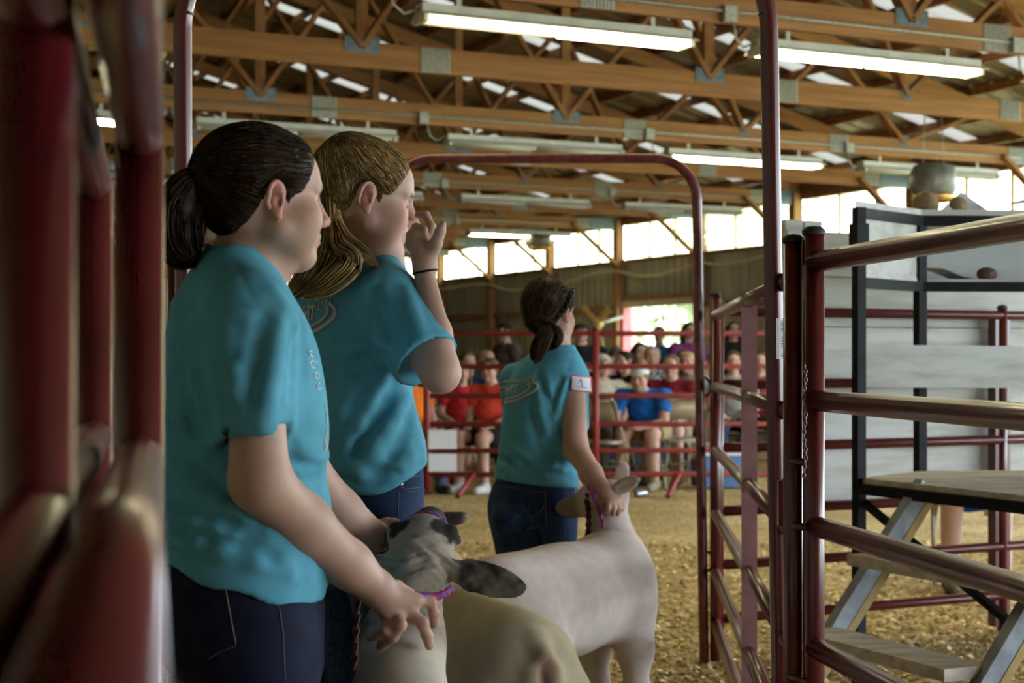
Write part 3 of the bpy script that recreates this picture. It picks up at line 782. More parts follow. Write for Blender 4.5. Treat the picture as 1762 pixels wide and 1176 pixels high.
    def ridge(s, path, r, amp):
        """gaussian fold along a polyline; amp > 0 raises the cloth"""
        for a, b in zip(path[:-1], path[1:]):
            a, b = A3(a), A3(b)
            sl = s.block(np.minimum(a, b), np.maximum(a, b), r * 2.6)
            if sl is None: continue
            X, Y, Z = s.pts(sl); d = b - a; L2 = float(d @ d) + 1e-12
            tt = ((X - a[0]) * d[0] + (Y - a[1]) * d[1] + (Z - a[2]) * d[2]) / L2
            t = np.clip(tt, 0, 1)
            q = ((X - a[0] - t * d[0]) ** 2 + (Y - a[1] - t * d[1]) ** 2 + (Z - a[2] - t * d[2]) ** 2) / (r * r)
            s.F[sl] -= amp * np.exp(-q) * (1 if len(path) > 2 else np.sin(np.clip(t, 0.04, 0.96) * math.pi) ** 0.5)
        return s
    def cut(s, fn):
        X, Y, Z = s.pts((slice(None),) * 3)
        s.F = np.maximum(s.F, fn(X, Y, Z).astype(np.float32)); return s
    def disp(s, fn):
        X, Y, Z = s.pts((slice(None),) * 3)
        s.F = (s.F + fn(X, Y, Z)).astype(np.float32); return s
    def sample(s, p):
        idx, fr = [], []
        for a, v in zip(s.ax, p.T):
            i = np.clip(np.searchsorted(a, v) - 1, 0, len(a) - 2); idx.append(i); fr.append((v - a[i]) / (a[i + 1] - a[i]))
        out = 0
        for i in (0, 1):
            for j in (0, 1):
                for k in (0, 1):
                    w = (fr[0] if i else 1 - fr[0]) * (fr[1] if j else 1 - fr[1]) * (fr[2] if k else 1 - fr[2])
                    out = out + w * s.F[idx[0] + i, idx[1] + j, idx[2] + k]
        return out
    def grad(s, p, h=0.004):
        g = np.stack([s.sample(p + e) - s.sample(p - e) for e in np.eye(3) * h], 1)
        return g / (np.linalg.norm(g, axis=1, keepdims=True) + 1e-9)
    def nets(s):
        F = s.F; I = F < 0; xs, ys, zs = s.ax
        c = np.zeros(tuple(n - 1 for n in F.shape), np.int8)
        for i in (0, 1):
            for j in (0, 1):
                for k in (0, 1): c += I[i:F.shape[0] - 1 + i, j:F.shape[1] - 1 + j, k:F.shape[2] - 1 + k]
        act = np.argwhere((c > 0) & (c < 8)); N = len(act)
        ids = np.full(c.shape, -1, np.int32); ids[tuple(act.T)] = np.arange(N)
        acc = np.zeros((N, 3)); cnt = np.zeros(N)
        off = [(i, j, k) for i in (0, 1) for j in (0, 1) for k in (0, 1)]
        val = {o: F[act[:, 0] + o[0], act[:, 1] + o[1], act[:, 2] + o[2]] for o in off}
        co = [np.stack([a[act[:, q]], a[act[:, q] + 1]]) for q, a in enumerate(s.ax)]
        for o in off:
            for q in range(3):
                if o[q]: continue
                o2 = list(o); o2[q] = 1; o2 = tuple(o2)
                f0, f1 = val[o], val[o2]; m = (f0 < 0) != (f1 < 0)
                t = np.where(m, f0 / np.where(f0 == f1, 1, f0 - f1), 0)
                pt = np.stack([co[w][o[w]] + (t * (co[w][1] - co[w][0]) if w == q else 0) for w in range(3)], 1)
                acc += pt * m[:, None]; cnt += m
        V = acc / cnt[:, None]; faces = []
        for q in range(3):
            s0 = [slice(None)] * 3; s1 = [slice(None)] * 3; s0[q] = slice(None, -1); s1[q] = slice(1, None)
            a, b = I[tuple(s0)], I[tuple(s1)]
            e = np.argwhere(a != b); w1, w2 = (q + 1) % 3, (q + 2) % 3
            ok = (e[:, w1] > 0) & (e[:, w2] > 0) & (e[:, w1] < F.shape[w1] - 1) & (e[:, w2] < F.shape[w2] - 1)
            e = e[ok]; ins = a[tuple(e.T)]
            def cell(d1, d2):
                x = e.copy(); x[:, w1] += d1; x[:, w2] += d2; return ids[tuple(x.T)]
            qd = np.stack([cell(-1, -1), cell(0, -1), cell(0, 0), cell(-1, 0)], 1)
            qd[~ins] = qd[~ins][:, ::-1]
            faces.append(qd)
        return V, np.concatenate(faces)
def npmesh(name, V, Q, material, colors=None, origin=None):
    me = bpy.data.meshes.new(name)
    V = np.asarray(V, np.float32)
    if origin is not None: V = V - np.asarray(origin, np.float32)
    n = Q.shape[1]
    me.vertices.add(len(V)); me.vertices.foreach_set('co', V.ravel())
    me.loops.add(Q.size); me.loops.foreach_set('vertex_index', Q.astype(np.int32).ravel())
    me.polygons.add(len(Q)); me.polygons.foreach_set('loop_start', np.arange(0, Q.size, n, dtype=np.int32))
    me.polygons.foreach_set('use_smooth', np.ones(len(Q), bool))
    me.update(calc_edges=True)
    if colors is not None:
        a = me.color_attributes.new('Col', 'FLOAT_COLOR', 'POINT')
        c = np.ones((len(V), 4), np.float32); c[:, :3] = colors; a.data.foreach_set('color', c.ravel())
    me.materials.append(material)
    return me
def strands(paths, radii, n=3):
    """many thin tubes, paths (S, T, 3), radii (T,) or (S, T)"""
    S, T, _ = paths.shape
    t = np.gradient(paths, axis=1); t /= np.linalg.norm(t, axis=2, keepdims=True) + 1e-9
    ref = np.array([0.31, 0.27, 0.91]); a = np.cross(t, ref); a /= np.linalg.norm(a, axis=2, keepdims=True) + 1e-9
    b = np.cross(t, a); r = np.broadcast_to(np.asarray(radii), (S, T))[..., None]
    ring = np.stack([paths + r * (math.cos(2 * math.pi * k / n) * a + math.sin(2 * math.pi * k / n) * b) for k in range(n)], 2)
    V = ring.reshape(-1, 3)
    i = np.arange(S)[:, None, None] * T * n + np.arange(T - 1)[None, :, None] * n
    k = np.arange(n)[None, None, :]; k2 = (k + 1) % n
    Q = np.stack([i + k, i + k2, i + n + k2, i + n + k], -1).reshape(-1, 4)
    return V, Q, T * n
def hair_mesh(name, parts, material, origin, amp=0.55, seed=1):
    """joins hair pieces; strand tubes come with their own length so each strand gets its own tone"""
    r = np.random.default_rng(seed); V, Q = join([p[:2] for p in parts]); col = np.ones(len(V)); o = 0
    for p in parts:
        n = len(p[0])
        if len(p) > 2:
            k = n // p[2]; t = np.exp(r.normal(0, amp, k)); col[o:o + n] = np.repeat(t, p[2])
        else: col[o:o + n] = 0.8
        o += n
    return npmesh(name, V, Q, material, np.stack([col] * 3, 1), origin)
def join(parts):
    V, Q, o = [], [], 0
    for v, q in [p[:2] for p in parts]: V.append(v); Q.append(q + o); o += len(v)
    return np.concatenate(V), np.concatenate(Q)

class Frame:
    """local axes: x forward, y left, z up"""
    def __init__(s, o, yaw, pitch=0.0, roll=0.0, sc=1.0):
        R = Matrix.Rotation(yaw, 3, 'Z') @ Matrix.Rotation(-pitch, 3, 'Y') @ Matrix.Rotation(roll, 3, 'X')
        s.o = np.array(o, dtype=float); s.R = np.array(R); s.sc = sc
    def __call__(s, x, y, z): return s.o + s.R @ (np.array((x, y, z)) * s.sc)
    def loc(s, V): return ((V - s.o) @ s.R) / s.sc
    def rot(s, yaw=0, pitch=0, roll=0):
        return s.R @ np.array(Matrix.Rotation(yaw, 3, 'Z') @ Matrix.Rotation(-pitch, 3, 'Y') @ Matrix.Rotation(roll, 3, 'X'))

# ------------------------------------------------------------------ heads
def head(f, fr, cheek=1.0, jaw=1.0, detail=True):
    c = fr.sc; E = lambda p, r, k=0.012, R=None, sub=False: f.ell(fr(*p), np.array(r) * c, fr.R if R is None else R, k * c, sub)
    C = lambda a, b, r1, r2, k=0.012, sub=False: f.cone(fr(*a), fr(*b), r1 * c, r2 * c, k * c, sub)
    E((-0.012, 0, 0.032), (0.095, 0.073, 0.084), 0.02)
    E((-0.045, 0, 0.012), (0.062, 0.064, 0.066), 0.02)
    E((0.040, 0, 0.045), (0.050, 0.060, 0.055), 0.02)
    E((0.034, 0, -0.028), (0.054, 0.057 * cheek, 0.060), 0.02)
    for s in (-1, 1):
        C((0.002, s * 0.050, -0.045), (0.060, s * 0.016, -0.085), 0.021 * jaw, 0.017, 0.022)
        E((0.052, s * 0.040 * cheek, -0.022), (0.029, 0.025, 0.026), 0.022)
        E((0.040, s * 0.041 * cheek, -0.050), (0.030, 0.020, 0.030), 0.022)
    E((0.071, 0, -0.087), (0.019, 0.021, 0.016), 0.016)
    C((0.0, 0, -0.068), (0.058, 0, -0.086), 0.034 * jaw, 0.018, 0.025)
    E((0.074, 0, 0.026), (0.016, 0.047, 0.012), 0.018)
    E((0.080, 0, -0.054), (0.016, 0.025, 0.022), 0.016)
    C((0.087, 0, 0.016), (0.105, 0, -0.020), 0.0075, 0.0095, 0.009)
    E((0.107, 0, -0.024), (0.011, 0.011, 0.0095), 0.007)
    for s in (-1, 1):
        E((0.095, s * 0.0125, -0.028), (0.011, 0.0075, 0.0085), 0.006)
        E((0.091, s * 0.034, 0.008), (0.015, 0.020, 0.012), 0.012, sub=True)
        E((0.0700, s * 0.032, 0.006), (0.0125, 0.0135, 0.0115), 0.003)
        C((0.079, s * 0.012, 0.0265), (0.068, s * 0.046, 0.027), 0.006, 0.0045, 0.008)
        if detail: E((0.1005, s * 0.0065, -0.0345), (0.0045, 0.0032, 0.003), 0.002, sub=True)
    E((0.0905, 0, -0.0515), (0.0075, 0.021, 0.0052), 0.005)
    E((0.0885, 0, -0.0620), (0.0080, 0.0185, 0.0060), 0.005)
    if detail: E((0.098, 0, -0.0565), (0.007, 0.023, 0.0016), 0.003, sub=True)
    E((0.0905, 0, -0.0735), (0.006, 0.016, 0.004), 0.008, sub=True)
    for s in (-1, 1):
        o = lambda x, y, z: (x, s * y, z)
        Re = fr.rot(yaw=s * 0.38, pitch=-0.12)
        E(o(-0.014, 0.074, 0.000), (0.0155, 0.0052, 0.026), 0.006, R=Re)
        pts = []
        for a in np.linspace(-0.9, 3.9, 13):
            pts.append(o(-0.014 + 0.0155 * math.cos(a) - (0.003 if math.sin(a) < 0 else 0), 0.0785 - 0.006 * math.cos(a), 0.003 + 0.0255 * math.sin(a)))
        if detail:
            for a, b in zip(pts[:-1], pts[1:]): C(a, b, 0.0042, 0.0042, 0.003)
            E(o(-0.010, 0.0835, -0.003), (0.0075, 0.008, 0.011), 0.003, sub=True)
            E(o(-0.013, 0.084, 0.017), (0.0065, 0.005, 0.0085), 0.003, sub=True)
            E(o(-0.005, 0.078, -0.004), (0.0035, 0.004, 0.006), 0.003)
        E(o(-0.009, 0.0765, -0.0255), (0.0085, 0.0048, 0.0085), 0.005)
def head_color(L, base, lip, brow, iris=(0.05, 0.03, 0.02), closed=False, blush=0.35):
    base = np.array(base); col = np.tile(base, (len(L), 1)); x, y, z = L.T; ay = np.abs(y)
    def g(cx, cy, cz, rx, ry, rz): return np.exp(-(((x - cx) / rx) ** 2 + ((ay - cy) / ry) ** 2 + ((z - cz) / rz) ** 2))
    def mixc(w, c):
        nonlocal col
        w = np.clip(w, 0, 1)[:, None]; col = col * (1 - w) + np.array(c) * w
    rosy = base * np.array((1.12, 0.74, 0.72))
    mixc(blush * 1.3 * g(0.06, 0.045, -0.028, 0.03, 0.025, 0.022), rosy)
    mixc(0.55 * g(0.108, 0, -0.024, 0.016, 0.016, 0.014), rosy)
    mixc(0.8 * g(-0.014, 0.082, 0.0, 0.024, 0.012, 0.036), base * np.array((1.08, 0.6, 0.55)))
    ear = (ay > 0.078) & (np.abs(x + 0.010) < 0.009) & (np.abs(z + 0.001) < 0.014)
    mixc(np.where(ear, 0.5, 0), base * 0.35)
    lipw = np.clip((0.024 - ay) / 0.004, 0, 1) * np.clip((x - 0.083) / 0.004, 0, 1) * np.clip((0.0125 - np.abs(z + 0.0567)) / 0.003, 0, 1)
    mixc(lipw * 0.9, lip)
    mixc(np.clip((0.022 - ay) / 0.003, 0, 1) * np.clip((x - 0.082) / 0.003, 0, 1) * np.clip((0.0022 - np.abs(z + 0.0565)) / 0.001, 0, 1), np.array(lip) * 0.35)
    nos = np.clip((0.0045 - np.abs(ay - 0.007)) / 0.001, 0, 1) * np.clip((-0.030 - z) / 0.002, 0, 1) * np.clip((z + 0.038) / 0.001, 0, 1) * np.clip((x - 0.094) / 0.002, 0, 1) * np.clip((0.106 - x) / 0.001, 0, 1)
    mixc(nos * 0.85, base * 0.12)
    bz = 0.0275 + 0.06 * np.maximum(0, ay - 0.03) * -1.0
    mixc(0.95 * np.clip((0.0050 - np.abs(z - bz)) / 0.002, 0, 1) * (ay > 0.011) * (ay < 0.048) * (x > 0.055), brow)
    eye = ((x - 0.0700) ** 2 / 0.0129 ** 2 + (ay - 0.032) ** 2 / 0.0142 ** 2 + (z - 0.006) ** 2 / 0.012 ** 2 < 1.06)
    if closed:
        mixc(eye * np.clip((0.0026 - np.abs(z - 0.001)) / 0.001, 0, 1), (0.03, 0.018, 0.012))
        mixc(eye * 0.25, base * 0.7)
    else:
        op = eye & (np.abs(z - 0.006) < 0.0034)
        mixc(op * 1.0, (0.15, 0.115, 0.10))  # shade painted into the eye whites so the opening reads as a dark slit
        mixc(op * (((ay - 0.031) ** 2 + (z - 0.0065) ** 2) < 0.0058 ** 2) * 1.0, iris)
        mixc(eye * np.clip((0.0016 - np.abs(z - 0.0118)) / 0.001, 0, 1), (0.03, 0.018, 0.012))
    return np.clip(col, 0, 1)

HL = np.array([(0.078, 0.098), (0.074, 0.078), (0.062, 0.055), (0.048, 0.028), (0.036, 0.012), (0.022, 0.012), (0.018, -0.010), (0.008, -0.004), (0.004, 0.026), (-0.012, 0.034), (-0.028, 0.026), (-0.034, -0.008), (-0.050, -0.045), (-0.058, -0.080)])
def hair_w(x, z, line):
    # signed distance to the hairline in the side view, positive on the hair side
    best = np.full(x.shape, 9.0, np.float32)
    for (ax_, az), (bx, bz) in zip(line[:-1], line[1:]):
        ex, ez = bx - ax_, bz - az; L2 = ex * ex + ez * ez
        t = np.clip(((x - ax_) * ex + (z - az) * ez) / L2, 0, 1)
        best = np.minimum(best, np.hypot(x - ax_ - t * ex, z - az - t * ez))
    poly = list(map(tuple, line)) + [(line[-1][0] - 0.01, -0.12), (-0.25, -0.12), (-0.25, 0.3), (line[0][0] + 0.005, 0.3)]
    ins = np.zeros(x.shape, bool)
    for (ax_, az), (bx, bz) in zip(poly, poly[1:] + poly[:1]):
        ins ^= ((az > z) != (bz > z)) & (x < (bx - ax_) * (z - az) / (bz - az + 1e-12) + ax_)
    w = np.clip(best * np.where(ins, 1, -1) / 0.03, -1, 1)
    return np.where(w > 0, w * (2 - w), w)
def cap_mesh(f, fr, line):
    V, Q = f.nets(); L = fr.loc(V); w = hair_w(L[:, 0], L[:, 2], line)
    keep = (w[Q] > -0.15).all(1) & (L[Q][:, :, 2] > -0.115).all(1)
    return V, Q[keep]
def hair_cap(fr, step, thick=0.010, line=HL, bulge=None, groove=0.0022, tie=None, nfreq=70):
    """hair lying on the skull; line is the side-view hairline (x, z)"""
    c = fr.sc; R = 0.15 * c
    f = Field(*[axis(o - R, o + R, step) for o in fr.o])
    head(f, fr, detail=False)
    for b in bulge or (): f.ell(fr(*b[0]), np.array(b[1]) * c, fr.R, 0.02 * c)
    X, Y, Z = f.pts((slice(None),) * 3)
    d = np.stack(np.broadcast_arrays(X - fr.o[0], Y - fr.o[1], Z - fr.o[2]), -1) @ fr.R / c
    x, y, z = d[..., 0], d[..., 1], d[..., 2]
    w = hair_w(x, z, line)
    T = thick * w - 0.002
    if tie is not None:
        e = np.stack((x, y, z), -1) - np.array(tie)
        ax3 = np.array((1.0, 0, 0.25)); ax3 /= np.linalg.norm(ax3)
        ang = np.arctan2(e[..., 1], e[..., 2] - 0.02)
        T = T + groove * np.sin(ang * nfreq + 9 * np.sin(x * 40)) * np.clip(w, 0, 1) * np.clip(np.linalg.norm(e, axis=-1) / 0.05, 0, 1)
    f.F = (f.F - T * c).astype(np.float32); f.line = line
    return f
def flow_strands(f, fr, tie_w, n, steps, rad, seed, keep=None, lift=0.0012):
    """strands that run over the hair surface to the tie"""
    r = np.random.default_rng(seed)
    V, Q = f.nets(); L = fr.loc(V)
    m = (hair_w(L[:, 0], L[:, 2], f.line) > 0.04) & (L[:, 2] > -0.1)
    if keep is not None: m &= keep(L)
    w0 = hair_w(L[:, 0], L[:, 2], f.line); edge = np.flatnonzero((w0 > -0.03) & (w0 < 0.5) & (L[:, 2] > -0.02) & (L[:, 0] > 0.0))
    idx = np.concatenate([r.choice(np.flatnonzero(m), n - n // 3), r.choice(edge, n // 3)])
    p = V[idx].copy(); out = [p.copy()]; st = 0.010 * fr.sc
    for i in range(steps):
        d = tie_w - p; L_ = np.linalg.norm(d, axis=1, keepdims=True); g = f.grad(p)
        d = d / (L_ + 1e-9); t = d - g * (d * g).sum(1, keepdims=True); t /= np.linalg.norm(t, axis=1, keepdims=True) + 1e-9
        p = p + t * np.minimum(st, L_ * 0.9); g = f.grad(p); p = p - g * (f.sample(p)[:, None] - lift)
        out.append(p.copy())
    pa = np.stack(out, 1)
    tr = np.minimum(1, np.linspace(0.55, 2.5, pa.shape[1])) * np.linspace(1, 0.8, pa.shape[1]) * rad
    return strands(pa, tr)
def bundle(path, rad, n, rstrand, seed, spread=1.0, wave=0.0, T=26, flat=(1, 1, 1), droop=0.0):
    """lock of hair: strands around a smooth path with a radius profile"""
    r = np.random.default_rng(seed)
    pts = np.array([tuple(p) for p in smooth_path(path, 10)]); s = np.linspace(0, 1, len(pts)); tt = np.linspace(0, 1, T)
    C = np.stack([np.interp(tt, s, pts[:, k]) for k in range(3)], 1)
    R = np.interp(tt, np.linspace(0, 1, len(rad)), rad)
    tan = np.gradient(C, axis=0); tan /= np.linalg.norm(tan, axis=1, keepdims=True)
    a = np.cross(tan, (0.1, 0.99, 0.05)); a /= np.linalg.norm(a, axis=1, keepdims=True); b = np.cross(tan, a)
    ph = r.uniform(0, 6.283, n); q = np.sqrt(r.uniform(0.05, 1, n)) * spread; tw = r.normal(0, 0.5, n)
    ang = ph[:, None] + tw[:, None] * tt[None, :]
    off = q[:, None] * R[None, :] * (1 + wave * np.sin(tt[None, :] * 9 + ph[:, None] * 3))
    pa = C[None] + off[..., None] * (np.cos(ang)[..., None] * a[None] + np.sin(ang)[..., None] * b[None])
    end = r.uniform(0.86, 1.0, n)
    pa = np.stack([np.stack([np.interp(tt * e, tt, p[:, k]) for k in range(3)], 1) for p, e in zip(pa, end)])
    rr = rstrand * (0.35 + np.sin(np.linspace(0.12, 1, T) * math.pi * 0.95)) / 1.35
    return strands(pa, rr)

def finger(f, pts, r0, k=0.006):
    n = len(pts); f.chain(pts, np.linspace(r0, r0 * 0.78, n), k)
def _sleeve(s, a, b, r1, r2, k=0.03, flat=None):
    """cloth tube with an open squared end at b"""
    a, b = A3(a), A3(b); R = max(r1, r2); d = b - a; L = float(np.linalg.norm(d)); d = d / L
    sl = s.block(np.minimum(a, b) - R, np.maximum(a, b) + R, k * 1.5 + 0.03)
    X, Y, Z = s.pts(sl)
    t = (X - a[0]) * d[0] + (Y - a[1]) * d[1] + (Z - a[2]) * d[2]
    tc = np.clip(t, 0, L + 0.05)
    q = np.sqrt((X - a[0] - tc * d[0]) ** 2 + (Y - a[1] - tc * d[1]) ** 2 + (Z - a[2] - tc * d[2]) ** 2)
    rad = r1 + (r2 - r1) * np.clip(t / L, 0, 1)
    f0 = s.F[sl].copy()
    s.comb(sl, np.maximum(q - rad, t - L).astype(np.float32), k, False)
    f = s.F[sl]
    f = np.maximum(f, -np.maximum(np.maximum(q - (rad - 0.010), (L - 0.013) - t), t - L - 0.02))
    f = np.where((t > L) & (q < rad * 1.35) & (t < L + 0.05), np.maximum(f, t - L), f)
    s.F[sl] = np.minimum(f, f0).astype(np.float32)
    return s
Field.sleeve = _sleeve
CAM = Vector((0, 0, EYE))
def bvh_of(V, Q): return BVHTree.FromPolygons([tuple(v) for v in V], [tuple(q) for q in Q])
def hit(bv, x, y, lift=0.0):
    d = (P(x, y, 1.0) - CAM).normalized()
    h, n, i, t = bv.ray_cast(CAM, d)
    if h is None: return None
    return h + n * lift if n.dot(d) < 0 else h - n * lift
def proj(bv, pts, lift=0.0, sub=5):
    out = []
    for (x0, y0), (x1, y1) in zip(pts[:-1], pts[1:]):
        for k in range(sub):
            q = hit(bv, x0 + (x1 - x0) * k / sub, y0 + (y1 - y0) * k / sub, lift)
            if q is not None: out.append(q)
    q = hit(bv, *pts[-1], lift)
    if q is not None: out.append(q)
    return out
def folded(f, folds):
    bv = bvh_of(*f.nets())
    for pts, r, amp in folds:
        pr = proj(bv, pts, 0.0, 2)
        if len(pr) > 1: f.ridge(pr, r, amp * (1.4 if r > 0.0085 else 1.0))
    return f
def rows_px(tab, d, yaw, ratio=None):
    out = []; c, s = math.cos(yaw), math.sin(yaw)
    for row in tab:
        y, xl, xr = row[:3]
        h = (xr - xl) / 2 / FPX * d; X = ((xr + xl) / 2 - 881) / FPX * d; z = EYE + (HOR - y) / FPX * d
        if len(row) > 3:
            b = row[3]; a = math.sqrt(max(h * h - (b * s) ** 2, 0.0009)) / c
        else:
            b = h / math.sqrt((ratio * c) ** 2 + s * s); a = ratio * b
        out.append((z, X, d, a, b))
    return out
M['skin'] = mat('skin', (0.6, 0.35, 0.26), 0.5, sss=0.12, attr='Col', spec=0.35)
M['shirt'] = mat('turquoise_jersey', (0.115, 0.385, 0.52), 0.85, color2=(0.095, 0.34, 0.465), scale=30, spec=0.25)
M['print'] = mat('shirt_print', (0.60, 0.55, 0.52), 0.8)
M['print_white'] = mat('white_shirt_print', (0.72, 0.76, 0.76), 0.8)
M['denim_dark'] = mat('dark_denim', (0.012, 0.016, 0.045), 0.8, color2=(0.008, 0.010, 0.028), scale=14, spec=0.2)
M['denim'] = mat('denim', (0.030, 0.062, 0.145), 0.8, color2=(0.016, 0.034, 0.085), scale=9, spec=0.2)
M['denim_mid'] = mat('mid_denim', (0.028, 0.058, 0.14), 0.8, color2=(0.014, 0.030, 0.085), scale=11, spec=0.2)
M['stitch'] = mat('tan_stitching', (0.32, 0.28, 0.24), 0.8)
M['stitch_dark'] = mat('grey_stitching', (0.10, 0.11, 0.16), 0.8)
M['hair_dark'] = mat('dark_brown_hair', (0.040, 0.021, 0.012), 0.5, attr='Col', color2=(0.020, 0.011, 0.007), scale=60, spec=0.15)
M['hair_blond'] = mat('dark_blond_hair', (0.34, 0.22, 0.095), 0.5, attr='Col', color2=(0.19, 0.115, 0.048), scale=50, spec=0.2)
M['hair_brown'] = mat('brown_hair', (0.065, 0.034, 0.019), 0.5, attr='Col', color2=(0.034, 0.017, 0.010), scale=50, spec=0.2)
M['scrunchie'] = mat('black_elastic', (0.006, 0.006, 0.010), 0.7)
M['rivet'] = mat('steel_rivet', (0.5, 0.5, 0.5), 0.3, metal=0.9)
M['boot'] = mat('brown_boot', (0.09, 0.05, 0.03), 0.6, var=0.2)
SKIN = np.array((0.53, 0.315, 0.24))
def finish_body(root, f, fr, name='body', ksk=SKIN, lip=(0.42, 0.14, 0.13), brow=(0.05, 0.03, 0.02), closed=False, blush=0.4):
    V, Q = f.nets(); L = fr.loc(V)
    col = np.tile(ksk, (len(V), 1))
    m = (np.abs(L) < 0.16).all(1)
    col[m] = head_color(L[m], ksk, lip, brow, closed=closed, blush=blush)
    return put(name, npmesh(name, V, Q, M['skin'], col, root.location), root)
def seam(root, bv, pts, r, m, name='stitching', lift=0.0006, parent=None):
    pr = proj(bv, pts, lift, 4)
    if len(pr) < 2: return None
    o = Vector(root.location)
    return MB().tube([p - o for p in pr], r, 5).build(name, M[m], parent or root)
def foot(f, ank, yaw, k=0.02):
    d = Vector((math.cos(yaw), math.sin(yaw), 0)); a = Vector(ank)
    f.cone(a + Vector((0, 0, 0.03)), (a.x, a.y, 0.045), 0.048, 0.045, k)
    f.cone((a.x - d.x * 0.04, a.y - d.y * 0.04, 0.04), (a.x + d.x * 0.15, a.y + d.y * 0.15, 0.033), 0.04, 0.032, k)
    f.cut(lambda X, Y, Z: -Z + 0.002 + 0 * X + 0 * Y)
def boots(root, anks, yaw, m='boot'):
    for a in anks:
        f = Field(axis(a[0] - 0.25, a[0] + 0.25, 0.012), axis(a[1] - 0.25, a[1] + 0.25, 0.012), axis(-0.02, 0.22, 0.012))
        foot(f, a, yaw); V, Q = f.nets(); put('shoe', npmesh('shoe', V, Q, M[m], None, root.location), root)
